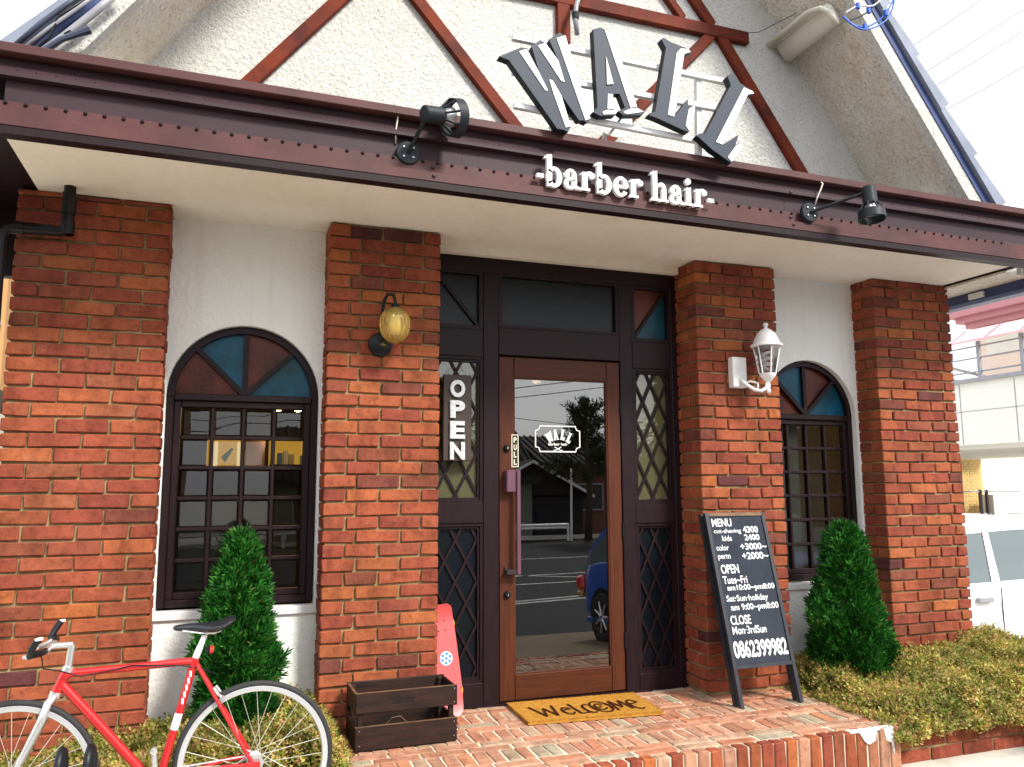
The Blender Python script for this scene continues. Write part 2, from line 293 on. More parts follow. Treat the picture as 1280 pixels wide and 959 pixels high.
# ------------------------------------------------------------------ mesh helpers
class MB:
    def __init__(s): s.v = []; s.f = []; s.mi = []
    def add(s, vs, fs, m=0):
        o = len(s.v); s.v += [tuple(v) for v in vs]; s.f += [tuple(i+o for i in f) for f in fs]; s.mi += [m]*len(fs); return s
    def box(s, x0, x1, y0, y1, z0, z1, m=0, c=0.0):
        if c > 0: return s.cbox(x0, x1, y0, y1, z0, z1, c, m)
        vs = [(x0, y0, z0), (x1, y0, z0), (x1, y1, z0), (x0, y1, z0), (x0, y0, z1), (x1, y0, z1), (x1, y1, z1), (x0, y1, z1)]
        return s.add(vs, [(0, 3, 2, 1), (4, 5, 6, 7), (0, 1, 5, 4), (1, 2, 6, 5), (2, 3, 7, 6), (3, 0, 4, 7)], m)
    def cbox(s, x0, x1, y0, y1, z0, z1, c, m=0, j=0.0, rnd=None):
        cs = [(x0+x1)/2, (y0+y1)/2, (z0+z1)/2]; h = [(x1-x0)/2, (y1-y0)/2, (z1-z0)/2]
        vs = []; idx = {}
        for sx in (-1, 1):
            for sy in (-1, 1):
                for sz in (-1, 1):
                    sg = (sx, sy, sz); cc = c*(1+(rnd.random()*1.2-.3 if rnd else 0)); jj = [((rnd.random()-.5)*j if rnd else 0) for _ in range(3)]
                    for ax in range(3):
                        p = [cs[k]+sg[k]*(h[k]-(0 if k == ax else cc))+jj[k] for k in range(3)]
                        idx[(sx, sy, sz, ax)] = len(vs); vs.append(p)
        fs = []
        for ax in range(3):
            a, b = [(1, 2), (2, 0), (0, 1)][ax]
            for sg in (-1, 1):
                q = []
                for (sa, sb) in ((-1, -1), (1, -1), (1, 1), (-1, 1)):
                    t = [0, 0, 0]; t[ax] = sg; t[a] = sa; t[b] = sb; q.append(idx[(t[0], t[1], t[2], ax)])
                fs.append(q if sg > 0 else q[::-1])
        for ax in range(3):     # edges running along ax
            a, b = [(1, 2), (2, 0), (0, 1)][ax]
            for sa in (-1, 1):
                for sb in (-1, 1):
                    t0 = [0, 0, 0]; t1 = [0, 0, 0]; t0[ax] = -1; t1[ax] = 1
                    for t in (t0, t1): t[a] = sa; t[b] = sb
                    q = [idx[(*t0, a)], idx[(*t1, a)], idx[(*t1, b)], idx[(*t0, b)]]
                    fs.append(q if sa*sb < 0 else q[::-1])
        for sx in (-1, 1):
            for sy in (-1, 1):
                for sz in (-1, 1):
                    q = [idx[(sx, sy, sz, 0)], idx[(sx, sy, sz, 1)], idx[(sx, sy, sz, 2)]]
                    fs.append(q if sx*sy*sz > 0 else q[::-1])
        return s.add(vs, fs, m)
    def prism(s, pts, y0, y1, m=0, mside=None):
        """polygon (x,z) extruded from y0 (front) to y1"""
        n = len(pts); area = sum(pts[i][0]*pts[(i+1) % n][1]-pts[(i+1) % n][0]*pts[i][1] for i in range(n))
        if area < 0: pts = pts[::-1]
        from mathutils.geometry import tessellate_polygon
        tri = tessellate_polygon([[Vector((p[0], p[1], 0)) for p in pts]])
        vs = [(p[0], y0, p[1]) for p in pts]+[(p[0], y1, p[1]) for p in pts]
        fr = []
        for t in tri:
            a, b, c = t
            ar = (pts[b][0]-pts[a][0])*(pts[c][1]-pts[a][1])-(pts[c][0]-pts[a][0])*(pts[b][1]-pts[a][1])
            if ar < 0: a, b, c = a, c, b
            fr.append((a, b, c))
        s.add(vs, fr+[(a+n, c+n, b+n) for a, b, c in fr], m)
        o = len(s.v)-2*n
        for i in range(n):
            k = (i+1) % n; s.f.append((o+i, o+i+n, o+k+n, o+k)); s.mi.append(m if mside is None else mside)
        return s
    def tube(s, pts, r, n=10, m=0, cap=True, closed=False):
        pts = [Vector(p) for p in pts]; L = len(pts); rr = r if isinstance(r, (list, tuple)) else [r]*L
        rings = []; prev = None
        for i, p in enumerate(pts):
            if closed: d = pts[(i+1) % L]-pts[i-1]
            else: d = pts[min(i+1, L-1)]-pts[max(i-1, 0)]
            d.normalize()
            if prev is None:
                a = Vector((0, 0, 1)) if abs(d.z) < .9 else Vector((1, 0, 0)); u = d.cross(a).normalized()
            else: u = (prev-d*prev.dot(d)).normalized()
            prev = u; v = d.cross(u)
            rings.append([p+(u*math.cos(2*math.pi*k/n)+v*math.sin(2*math.pi*k/n))*rr[i] for k in range(n)])
        vs = [q for R in rings for q in R]; fs = []
        for i in range(L if closed else L-1):
            j = (i+1) % L
            for k in range(n):
                fs.append((i*n+k, i*n+(k+1) % n, j*n+(k+1) % n, j*n+k))
        if cap and not closed: fs += [tuple(range(n))[::-1], tuple((L-1)*n+k for k in range(n))]
        return s.add(vs, fs, m)
    def lathe(s, prof, c=(0, 0, 0), axis=(0, 0, 1), n=24, m=0):
        ax = Vector(axis).normalized(); a = Vector((0, 0, 1)) if abs(ax.z) < .9 else Vector((1, 0, 0)); u = ax.cross(a).normalized(); v = ax.cross(u); c = Vector(c)
        vs = []; fs = []
        for (r, h) in prof:
            for k in range(n):
                t = 2*math.pi*k/n; vs.append(c+ax*h+(u*math.cos(t)+v*math.sin(t))*max(r, 1e-5))
        for i in range(len(prof)-1):
            for k in range(n): fs.append((i*n+k, i*n+(k+1) % n, (i+1)*n+(k+1) % n, (i+1)*n+k))
        return s.add(vs, fs, m)
    def mesh(s, name, mats, smooth=False):
        me = bpy.data.meshes.new(name); me.from_pydata(s.v, [], s.f)
        for m in (mats if isinstance(mats, (list, tuple)) else [mats]): me.materials.append(m)
        me.polygons.foreach_set('material_index', s.mi)
        if smooth is True: me.polygons.foreach_set('use_smooth', [True]*len(s.f))
        elif smooth:
            me.polygons.foreach_set('use_smooth', [True]*len(s.f)); me.set_sharp_from_angle(angle=rad(smooth))
        me.update(); return me
    def build(s, name, mats, parent=None, smooth=False, loc=None, **tags):
        o = bpy.data.objects.new(name, s.mesh(name, mats, smooth)); COL.objects.link(o)
        if parent: o.parent = parent
        if loc is not None: o.location = loc
        for k, v in tags.items(): o['category' if k == 'cat' else k] = v
        return o

def thing(name, label, cat, loc=(0, 0, 0), group=None, rot=None):
    o = bpy.data.objects.new(name, None); COL.objects.link(o); o.location = loc; o.empty_display_size = .1
    o['label'] = label; o['category'] = cat
    if group: o['group'] = group
    if rot: o.rotation_euler = rot
    return o
def link(name, me, parent, loc=(0, 0, 0), rot=None, **tags):
    o = bpy.data.objects.new(name, me); COL.objects.link(o); o.parent = parent; o.location = loc
    if rot: o.rotation_euler = rot
    for k, v in tags.items(): o[k] = v
    return o
def copy_tree(o, parent=None):
    c = o.copy(); COL.objects.link(c)
    if parent: c.parent = parent
    for ch in list(o.children): copy_tree(ch, c)
    return c
def bx(name, dims, m, parent, c=0.0, **k):
    return MB().box(*dims, c=c).build(name, m, parent, **k)

_fontc = {}
def text_polys(s, bold=0.0, xs=1.0):
    """flat mesh of a string, unit bbox: returns verts(x,y in 0..1), faces"""
    key = (s, bold)
    if key in _fontc: return _fontc[key]
    cu = bpy.data.curves.new('t', 'FONT'); cu.body = s; cu.size = 1; cu.offset = bold; cu.resolution_u = 4; cu.fill_mode = 'BOTH'
    ob = bpy.data.objects.new('t', cu); COL.objects.link(ob); bpy.context.view_layer.update()
    me = bpy.data.meshes.new_from_object(ob.evaluated_get(bpy.context.evaluated_depsgraph_get()))
    vs = [v.co.copy() for v in me.vertices]; fs = [tuple(p.vertices) for p in me.polygons]
    bpy.data.objects.remove(ob); bpy.data.curves.remove(cu); bpy.data.meshes.remove(me)
    x0 = min(v.x for v in vs); x1 = max(v.x for v in vs); y0 = min(v.y for v in vs); y1 = max(v.y for v in vs)
    r = ([((v.x-x0)/(x1-x0), (v.y-y0)/(y1-y0)) for v in vs], fs); _fontc[key] = r
    return r
def text_obj(name, s, o, ux, uy, w, h, m, parent, thick=0.0015, bold=0.02, mside=None, warp=None):
    """string mapped on the plane through o spanned by unit vectors ux (right), uy (up)"""
    P, F = text_polys(s, bold); o = Vector(o); ux = Vector(ux).normalized(); uy = Vector(uy).normalized(); nn = ux.cross(uy)
    def pt(p, d):
        a, b = p[0]*w, p[1]*h
        if warp: a, b = warp(a, b)
        return o+ux*a+uy*b+nn*d
    n = len(P); mb = MB(); vs = [pt(p, thick) for p in P]+[pt(p, 0) for p in P]
    mb.add(vs, F)
    cnt = {}
    for f in F:
        for i in range(len(f)):
            a, b = f[i], f[(i+1) % len(f)]; cnt[(a, b)] = 1
    side = [(b, a, a+n, b+n) for (a, b) in cnt if (b, a) not in cnt]
    mb.add([], []); mb.f += side; mb.mi += [1 if mside else 0]*len(side)
    return mb.build(name, [m, mside] if mside else m, parent)

# ------------------------------------------------------------------ the ground
def smooth01(t): t = max(0, min(1, t)); return t*t*(3-2*t)
def gz(x, y):
    z = -.2
    if y < -.9: z -= .72*min(1, (-.9-y)/5.6)
    z -= .27*smooth01((x-3.7)/1.2)*smooth01((y+.6)/1.4)
    return z
def sheet(name, xs, ys, m, dz=0.0, kind='structure'):
    mb = MB(); nx, ny = len(xs), len(ys)
    vs = [(x, y, gz(x, y)+dz) for y in ys for x in xs]
    fs = [(j*nx+i, j*nx+i+1, (j+1)*nx+i+1, (j+1)*nx+i) for j in range(ny-1) for i in range(nx-1)]
    mb.add(vs, fs); o = mb.build(name, m); o['kind'] = kind; return o
def frange(a, b, n): return [a+(b-a)*i/n for i in range(n+1)]
XS = [-400, -150, -60, -25]+frange(-12, 3, 8)+frange(3.4, 6, 12)+[8, 12, 20, 40, 90, 200, 400]
YS = [-400, -150, -60, -30]+frange(-20, -7, 6)+frange(-6.5, -.9, 6)+frange(-.6, 1.2, 12)+[2, 5, 12, 30, 90, 400]
sheet('ground', XS, YS, M_PAVEC)
sheet('parking_lot', frange(-14, 3, 10)+[4, 6, 9, 14, 22], frange(-6.4, -2.3, 5), M_LOT, .004)
sheet('road', [-200, -60, -20]+frange(-12, 24, 12)+[60, 200], [-26.5, -20, -12, -6.42], M_ASPH, .004)
def stripe(pts, wd, name='road_marking'):
    mb = MB()
    for a, b in zip(pts[:-1], pts[1:]):
        a = Vector((*a, 0)); b = Vector((*b, 0)); d = (b-a).normalized(); p = Vector((-d.y, d.x, 0))*wd/2
        q = [a-p, b-p, b+p, a+p]; o = len(mb.v)
        mb.add([(v.x, v.y, gz(v.x, v.y)+.009+.0004*(len(mb.f) % 3)) for v in q], [(0, 1, 2, 3)])
    o = mb.build(name, M_PAINT); o['kind'] = 'structure'
stripe([(1.4, -2.9), (1.9, -2.3), (2.5, -1.85)], .05, 'lot_line')
stripe([(.6, -3.4), (1.3, -2.6)], .05, 'lot_line')
stripe([(2.5, -9.3), (5.4, -9.8), (10, -10.2)], .14)
stripe([(4.0, -12.2), (6.6, -12.4), (7.3, -11.2), (6.4, -10.3), (3, -9.6)], .13)
stripe([(3, -13.5), (8.5, -14.2)], .13); stripe([(4.6, -14.6), (7.2, -13.1)], .13)
stripe([(8, -12.6), (10.5, -13.6), (12, -12.4), (8, -12.6)], .13)
stripe([(6.5, -18.2), (20, -18.6)], .14)
mb = MB()
mb.box(-60, 90, -27.0, -26.6, -.95, -.78); o = mb.build('far_kerb', M_PAVEC); o['kind'] = 'structure'

# ------------------------------------------------------------------ brickwork
_bm = {}
def brick_mesh(w, d, h, mt=None):
    k = (round(w, 3), round(d, 3), round(h, 3), (mt or M_BRICK).name)
    if k not in _bm:
        L = []
        for i in range(4):
            rnd = random.Random(hash((k[:3], i)) & 0xffff)
            L.append(MB().cbox(-w/2, w/2, -d/2, d/2, -h/2, h/2, .0032, 0, .0060, rnd).mesh('brick', mt or M_BRICK))
        _bm[k] = L
    return random.choice(_bm[k])
def brick(parent, x0, x1, y0, y1, z0, z1, mt=None, jit=.0022):
    me = brick_mesh(x1-x0, y1-y0, z1-z0, mt)
    return link('brick', me, parent, ((x0+x1)/2+random.uniform(-1, 1)*.001, (y0+y1)/2+random.uniform(-1, 1)*jit, (z0+z1)/2+random.uniform(-1, 1)*.0012),
                (random.uniform(-1, 1)*.008, random.uniform(-1, 1)*.007, random.uniform(-1, 1)*.008))
P = .07; J = .0105; DEP = .25; TOPZ = 2.612
def pillar(name, label, x0, x1, zoff, bottom, rowA, rowB, evenA):
    """rowA / rowB: widths as fractions; joint 0 at 2.465+zoff; courses run down from the top"""
    root = thing(name, label, 'pillar', ((x0+x1)/2, 0, max(bottom, -.2)), 'brick pillars of the shop front')
    ox, oz = root.location.x, root.location.z
    W = x1-x0
    core = MB().box(x0+.013-ox, x1-.013-ox, .0145, DEP+.02, bottom-oz, TOPZ-oz-.002).build('mortar', M_MORTAR, root)
    i = -2
    while True:
        zb = 2.465+zoff-P*i-.0+.005; zt = zb+P-J
        if zt > TOPZ-.003: zt = TOPZ-.003
        i += 1; idx = i-1
        if zt-zb < .012: continue
        if zb < bottom: break
        A = ((idx % 2) == 0) == evenA
        fr = rowA if A else rowB
        n = len(fr); tot = sum(fr); avail = W-J*(n-1); x = x0
        for k, q in enumerate(fr):
            wq = round(avail*q/tot, 3); xe = x+wq if k < n-1 else x1
            d = .10 if (A or 0 < k < n-1) else .205
            brick(root, x-ox, xe-ox, 0, d, zb-oz, zt-oz)
            x = xe+J
        for sx in (0, 1):      # return faces
            ya, yb = (.109, DEP) if A else (.214, DEP)
            if sx == 0: brick(root, x0-ox, x0+.10-ox, ya, yb, zb-oz, zt-oz)
            else: brick(root, x1-.10-ox, x1-ox, ya, yb, zb-oz, zt-oz)
    return root
P1X = (-2.04, -1.377); P2X = (-.60, 0.0); P3X = (1.625, 2.218); P4X = (3.02, 3.70)
pillar('brick_pillar', 'wide red brick pillar behind the bicycle handlebars, with the drainpipe at its top', *P1X, .05, -.20, [1, 1, 1], [.5, 1, 1, .5], False)
pillar('brick_pillar', 'red brick pillar carrying the round amber globe lamp, behind the wooden crate', *P2X, 0, -.20, [.74, 1, .92], [.5, .76, 1, .42], True)
pillar('brick_pillar', 'red brick pillar carrying the white lantern, behind the blackboard', *P3X, 0, 0, [.92, 1, .76], [.5, 1, .76, .42], False)
pillar('brick_pillar', 'outermost red brick pillar beside the white car, conifer at its foot', *P4X, .02, -.20, [1, 1, .62, .40], [.48, 1, 1, .52], False)

# porch
porch = thing('brick_porch', 'brick paved entrance step with soldier brick edge in front of the door', 'porch', (.85, -.3, -.2))
porch['kind'] = 'structure'
PX0, PX1, PY0, PY1 = -.52, 2.20, -.841, .24
ox, oy, oz = .85, -.3, -.2
MB().box(PX0+.006-ox, PX1-.006-ox, PY0+.008-oy, PY1+.5-oy, -.3-oz, -.006-oz).build('mortar', M_PMORTAR, porch)
n = 39; pw = (PX1-PX0)/n
def pv(x0, x1, y0, y1, z0, z1):
    brick(porch, x0-ox, x1-ox, y0-oy, y1-oy, z0-oz, z1-oz, M_PAVE, jit=.0012)
for i in range(n):
    m = M_BRICK
    brick(porch, PX0+i*pw-ox, PX0+(i+1)*pw-.009-ox, PY0-oy, PY0+.06-oy, -.2-oz, -.0-oz, M_BRICK if random.random() < .75 else M_PAVE)
y = PY0+.068
layout = ['s', 's', 'h']
k = 0
while y < PY1-.03:
    t = layout[k % 3]
    if t == 's':
        x = PX0-random.uniform(0, .15); y1 = y+.062
        while x < PX1-.03:
            xe = x+.211; a = max(x, PX0); b = min(xe, PX1)
            if b-a > .03: pv(round(a, 2), round(b, 2), y, y1, -.05, random.uniform(-.0015, .001))
            x = xe+.009
        y = y1+.008
    else:
        y1 = min(y+.152, PY1)
        for i in range(n): pv(PX0+i*pw, PX0+(i+1)*pw-.009, y, y1, -.05, random.uniform(-.0015, .001))
        y = y1+.008
    k += 1
# broken white patch on the porch corner
mb = MB()
mb.prism([(1.93, .0), (2.04, .0), (2.03, -.05), (1.99, -.065), (1.965, -.05)], PY0-.004, PY0+.02)
mb.prism([(2.085, .0), (2.145, .0), (2.145, -.13), (2.13, -.07), (2.10, -.055)], PY0-.004, PY0+.02)
mb.box(1.88, 2.15, PY0-.002, PY0+.035, -.004, .003)
mb.v = [(a-ox, b-oy, c-oz) for a, b, c in mb.v]
mb.build('cement_patch', stucco('patch_cement', (.70, .70, .68), (.55, .54, .5), 40, .6, .004), porch)

# planter walls and soil
def low_wall(label, x0, x1, y, z0, rows):
    root = thing('planter_wall', label, 'low wall', (x0, y, z0))
    MB().box(.006, x1-x0-.006, .008, .1, -.1, rows*P-.006).build('mortar', M_MORTAR, root)
    for r in range(rows):
        x = -(.11 if r % 2 else 0)
        while x < x1-x0-.03:
            a = max(0, x); b = min(x+.21, x1-x0)
            if b-a > .04: brick(root, round(a, 3), round(b, 3), 0, .1, r*P+.004, (r+1)*P-.005)
            x += .22
    return root
low_wall('low brick planter wall edging the hedge right of the porch', PX1+.012, 4.0, -.80, -.205, 3)
low_wall('low brick edging in front of the left hedge behind the bicycle', -2.6, PX0-.012, -.52, -.205, 2)
MB().box(PX1+.02, 3.98, -.70, .24, -.25, -.03).build('soil', M_SOIL)['kind'] = 'structure'
MB().box(-2.58, PX0-.02, -.42, .24, -.25, -.07).build('soil', M_SOIL)['kind'] = 'structure'

# ------------------------------------------------------------------ building
shop = thing('barber_shop', 'barber shop with a half timbered gable, brown steel beam and brick pillars', 'building', (.8, 0, 0))
def S(mb, name, m, parent=shop, smooth=False, **k):
    p = Vector((0, 0, 0)); q = parent
    while q is not None: p += q.location; q = q.parent
    mb.v = [(v[0]-p.x, v[1]-p.y, v[2]-p.z) for v in mb.v]
    return mb.build(name, m, parent, smooth, **k)
WY = .20          # front face of the white wall
def arch_pts(cx, cz, r, a0=0, a1=180, n=28): return [(cx+r*math.cos(rad(a0+(a1-a0)*i/n)), cz+r*math.sin(rad(a0+(a1-a0)*i/n))) for i in range(n+1)]
def arched_wall(x0, x1, cx, cz, r, zb):
    """wall panel between pillars with arched opening"""
    mb = MB(); y0, y1 = WY, WY+.14
    top = 2.62
    mb.prism([(x0, -.2), (x1, -.2), (x1, zb-.035), (x0, zb-.035)], y0, y1)
    arc = arch_pts(cx, cz, r)
    mb.prism([(x0, zb-.035), (cx-r, zb-.035), (cx-r, cz), (x0, cz)], y0, y1)
    mb.prism([(cx+r, zb-.035), (x1, zb-.035), (x1, cz), (cx+r, cz)], y0, y1)
    half = [p for p in arc if p[0] >= cx-1e-6]
    mb.prism([(x1, cz)]+[(x1, top), (cx, top)]+half[::-1], y0, y1)
    half = [p for p in arc if p[0] <= cx+1e-6]
    mb.prism([(x0, cz)]+half[::-1]+[(cx, top), (x0, top)], y0, y1)
    S(mb, 'rendered_wall', M_WHITE)
    S(MB().box(x0, x1, WY-.018, WY+.05, zb-.055, zb-.012, c=.004), 'window_sill', M_PWHITE)
arched_wall(P1X[1]-.03, P2X[0]+.03, -.992, 1.680, .379, .62)
arched_wall(P3X[1]-.03, P4X[0]+.03, 2.62, 1.675, .380, .60)
def arched_window(cx, cz, r, zb, cols, cx_colors):
    w_ = thing('arched_window', '', '', (cx, WY, zb)); del w_['label']; del w_['category']; w_.parent = shop; w_.location = (cx-.8, WY, zb)
    yf = WY+.035; fw = .034
    def add(mb, name, m, **k): return S(mb, name, m, w_, **k)
    # outer frame: jambs, bottom rail, arch ring
    mb = MB(); mb.box(cx-r, cx-r+fw, yf, yf+.07, zb, cz, c=.004); mb.box(cx+r-fw, cx+r, yf, yf+.07, zb, cz, c=.004)
    mb.box(cx-r+fw, cx+r-fw, yf+.001, yf+.07, zb, zb+.036, c=.004)
    mb.prism(arch_pts(cx, cz, r)+arch_pts(cx, cz, r-fw)[::-1], yf+.002, yf+.07)
    add(mb, 'frame', M_FRAME)
    add(MB().box(cx-r+fw, cx+r-fw, yf-.006, yf+.06, cz-.022, cz+.014, c=.004), 'transom', M_FRAME)
    # fan: four stained lights with three ribs
    ri = r-fw
    for a in (46, 90, 134):
        d = Vector((math.cos(rad(a)), 0, math.sin(rad(a)))); p = Vector((-d.z, 0, d.x))*.013
        q0 = Vector((cx, 0, cz+.012)); q1 = Vector((cx, 0, cz))+d*(ri+.004)
        add(MB().prism([((q0-p).x, (q0-p).z), ((q1-p).x, (q1-p).z), ((q1+p).x, (q1+p).z), ((q0+p).x, (q0+p).z)], yf+.006+.001*(a % 7), yf+.055), 'fan_rib', M_FRAME)
    for (a0, a1), m in zip(((0, 46), (46, 90), (90, 134), (134, 180)), cx_colors):
        add(MB().prism([(cx, cz)]+arch_pts(cx, cz, ri+.01, a0, a1, 10), yf+.035, yf+.039), 'stained_pane', m)
    # sash below
    x0, x1 = cx-r+fw, cx+r-fw; z0, z1 = zb+.036, cz-.022; sw = .034
    mb = MB(); mb.box(x0, x0+sw, yf+.012, yf+.06, z0, z1, c=.004); mb.box(x1-sw, x1, yf+.012, yf+.06, z0, z1, c=.004)
    mb.box(x0+sw, x1-sw, yf+.013, yf+.06, z0, z0+sw, c=.004); mb.box(x0+sw, x1-sw, yf+.013, yf+.06, z1-sw, z1, c=.004)
    add(mb, 'sash', M_FRAME)
    gx0, gx1, gz0, gz1 = x0+sw, x1-sw, z0+sw, z1-sw; R = 6; bwid = .020
    for c in range(1, cols):
        xx = gx0+(gx1-gx0)*c/cols; add(MB().box(xx-bwid/2, xx+bwid/2, yf+.018, yf+.056, gz0, gz1, c=.004), 'glazing_bar', M_FRAME)
    for r_ in range(1, R):
        zz = gz0+(gz1-gz0)*r_/R; add(MB().box(gx0, gx1, yf+.021, yf+.054, zz-bwid/2, zz+bwid/2, c=.004), 'glazing_bar', M_FRAME)
    for c in range(cols):
        for r_ in range(R):
            a = gx0+(gx1-gx0)*c/cols+bwid/2-.002; b = gx0+(gx1-gx0)*(c+1)/cols-bwid/2+.002
            e = gz0+(gz1-gz0)*r_/R+bwid/2-.002; f = gz0+(gz1-gz0)*(r_+1)/R-bwid/2+.002
            t = .009   # bevelled edge of the glass pane
            yb, yt = yf+.042, yf+.038
            vs = [(a, yb, e), (b, yb, e), (b, yb, f), (a, yb, f), (a+t, yt, e+t), (b-t, yt, e+t), (b-t, yt, f-t), (a+t, yt, f-t)]
            tw = random.uniform(-1, 1)*.0006; vs = [(v[0], v[1]+tw*(1 if i in (4, 7) else -1 if i in (5, 6) else 0), v[2]) for i, v in enumerate(vs)]
            add(MB().add(vs, [(4, 5, 6, 7), (0, 1, 5, 4), (1, 2, 6, 5), (2, 3, 7, 6), (3, 0, 4, 7)]), 'pane', M_WGLASS)
    return w_
arched_window(-.992, 1.680, .375, .62, 4, [M_SBLUE, M_SRED, M_SBLUE, M_SRED])
arched_window(2.62, 1.675, .376, .60, 4, [M_SBLUE, M_SRED, M_SBLUE, M_SRED])

# soffit, canopy slab, gable
S(MB().box(-1.96, 3.66, -.605, .30, 2.612, 2.64), 'soffit', M_SOFFIT)
S(MB().box(-1.96, 3.66, -.58, .08, 2.641, 2.88), 'canopy_slab', M_BEAM)
S(MB().box(.002, 1.623, .19, .30, 2.565, 2.611), 'door_lintel', M_SOFFIT)
gx = .77; slope = 1.42
def gxz(z): return gx+(6.60-z)/slope
GY = .05
S(MB().prism([(gx-(gxz(2.60)-gx), 2.645), (gxz(2.60), 2.645), (gx, 6.60)], GY, GY+.15), 'gable_wall', M_ROUGHST)
# half timbering
def timber(x0, z0, x1, z1, wd=.075, y=GY, proud=.035, ext=0):
    a = Vector((x0, 0, z0)); b = Vector((x1, 0, z1)); d = (b-a); L = d.length; d.normalize()
    ang = math.atan2(d.z, d.x)
    mb = MB().cbox(0, L, -proud, .02, -wd/2, wd/2, .005, 0, .003, random)
    o = mb.build('timber', M_TIMBER, shop); o.location = (x0-.8, y+random.uniform(-.003, .0), z0); o.rotation_euler = (0, -ang, 0); return o
timber(-1.16, 3.17, -.36, 4.17)            # left brace rising right
timber(-.30, 4.17, .58, 3.17)              # falling right
timber(.84, 3.10, 1.84, 4.17, y=GY+.003)   # rising right
timber(1.90, 4.17, 2.62, 3.14, y=GY+.001)  # falling right
timber(.77, 3.9, .77, 4.19, .085)
timber(-.58, 4.19, 2.12, 4.19, .09, y=GY-.004)
timber(-.36, 4.23, .30, 5.05); timber(1.84, 4.23, 1.18, 5.05); timber(.77, 4.235, .77, 5.1)
timber(1.62, 4.235, 1.05, 4.9, .06)
timber(.10, 5.1, 1.44, 5.1, .09)
# main body walls, right side and rear
S(MB().box(-2.03, -1.95, .30, 7, -.3, 3.0), 'side_wall', M_ROUGHST)
S(MB().box(3.60, 3.68, .26, 7, -.45, 3.0), 'side_wall', M_ROUGHST)
S(MB().box(-1.95, 3.60, 6.9, 7, -.3, 3.0), 'rear_wall', M_ROUGHST)
# roof slopes with tiled verge
for sg in (1, -1):
    r_ = thing('roof_slope', '', '', (0, 0, 0)); del r_['label']; del r_['category']; r_.parent = shop; r_.location = (0, 0, 0)
    def X(x): return gx+sg*(x-gx)
    def slab(off0, off1, y0, y1, zlo, zhi, name, m):
        # offsets measured normal to the slope; the inner corner line is offset 0
        nx, nz = slope/math.hypot(1, slope), 1/math.hypot(1, slope)
        def pt(z, off): x = gxz(z); return (X(x+nx*off), z+nz*off)
        return S(MB().prism([pt(zlo, off0), pt(zhi, off0), pt(zhi, off1), pt(zlo, off1)], y0, y1), name, m, r_)
    slab(0, .07, -.50, 7.1, 2.75, 6.55, 'roof_soffit', M_SOFST)
    slab(-.012, .075, -.565, -.50, 2.75, 6.62, 'rake_board', M_ROUGHST)
    slab(.0755, .125, -.572, 7.1, 2.86, 6.62, 'flashing', M_NAVY)
    nt_ = 13; tl = (6.75-2.88)/nt_
    for i in range(nt_):
        nx, nz = slope/math.hypot(1, slope), 1/math.hypot(1, slope)
        zlo, zhi = 2.88+i*tl, 2.88+(i+1)*tl+.05
        def pt(z, off): x = gxz(z); return (X(x+nx*off), z+nz*off)
        S(MB().prism([pt(zlo, .130), pt(zhi, .127), pt(zhi, .165), pt(zlo, .215)], -.60+.003*(i % 2), -.30), 'verge_tile', M_TILE, r_)
        S(MB().prism([pt(zlo, .128), pt(zhi, .126), pt(zhi, .160), pt(zlo, .205)], -.298+.003*(i % 2), 7.1), 'roof_tile', M_TILE, r_)
S(MB().box(3.67, 3.97, -.46, 7.1, 2.585, 2.66), 'eave_soffit', M_SOFST)
S(MB().box(3.665, 3.69, -.60, .4, 2.60, 2.64), 'eave_trim', M_FRAME)
S(MB().box(3.93, 4.06, -.50, 7.1, 2.50, 2.62, c=.02), 'eave_gutter', M_NAVY)
S(MB().box(3.80, 3.93, -.50, -.47, 2.56, 2.66, c=.01), 'eave_end', M_PWHITE)
for yy in (-.1, .35): S(MB().box(3.91, 3.925, yy, yy+.12, 2.53, 2.57), 'gutter_bracket', M_PWHITE)
S(MB().prism([(2.98, 2.88), (3.42, 2.88), (3.30, 3.10)], -.42, .06), 'rake_block', M_PWHITE)
S(MB().prism([(2*gx-2.98, 2.88), (2*gx-3.42, 2.88), (2*gx-3.30, 3.10)], -.42, .06), 'rake_block', M_PWHITE)
# dark return at the left end of the canopy and board behind it
S(MB().box(-2.7, -1.963, -.58, .5, 2.625, 2.90), 'canopy_return', M_FRAME)
S(MB().box(-2.75, -2.06, .28, .34, 2.25, 2.63), 'side_fascia', M_FRAME)

# beam
BY = -.66
beam = thing('steel_beam', '', '', (0, 0, 0)); del beam['label']; del beam['category']; beam.parent = shop; beam.location = (0, BY, 2.6); beam.rotation_euler = (0, 0, 0)
def BS(mb, name, m, **k):
    mb.v = [(v[0], v[1], v[2]) for v in mb.v]; return mb.build(name, m, beam, **k)
XL, XR = -3.6, 3.95
beam.rotation_euler = (0, 0, .014)
BS(MB().box(-2.76, 2.94, .035, .055, .06, .33), 'web', M_BEAM)
mb = MB(); mb.box(XL, XR-.8, -.02, .055, .322, .362, c=.003)
BS(mb, 'top_flange', M_FLANGE)
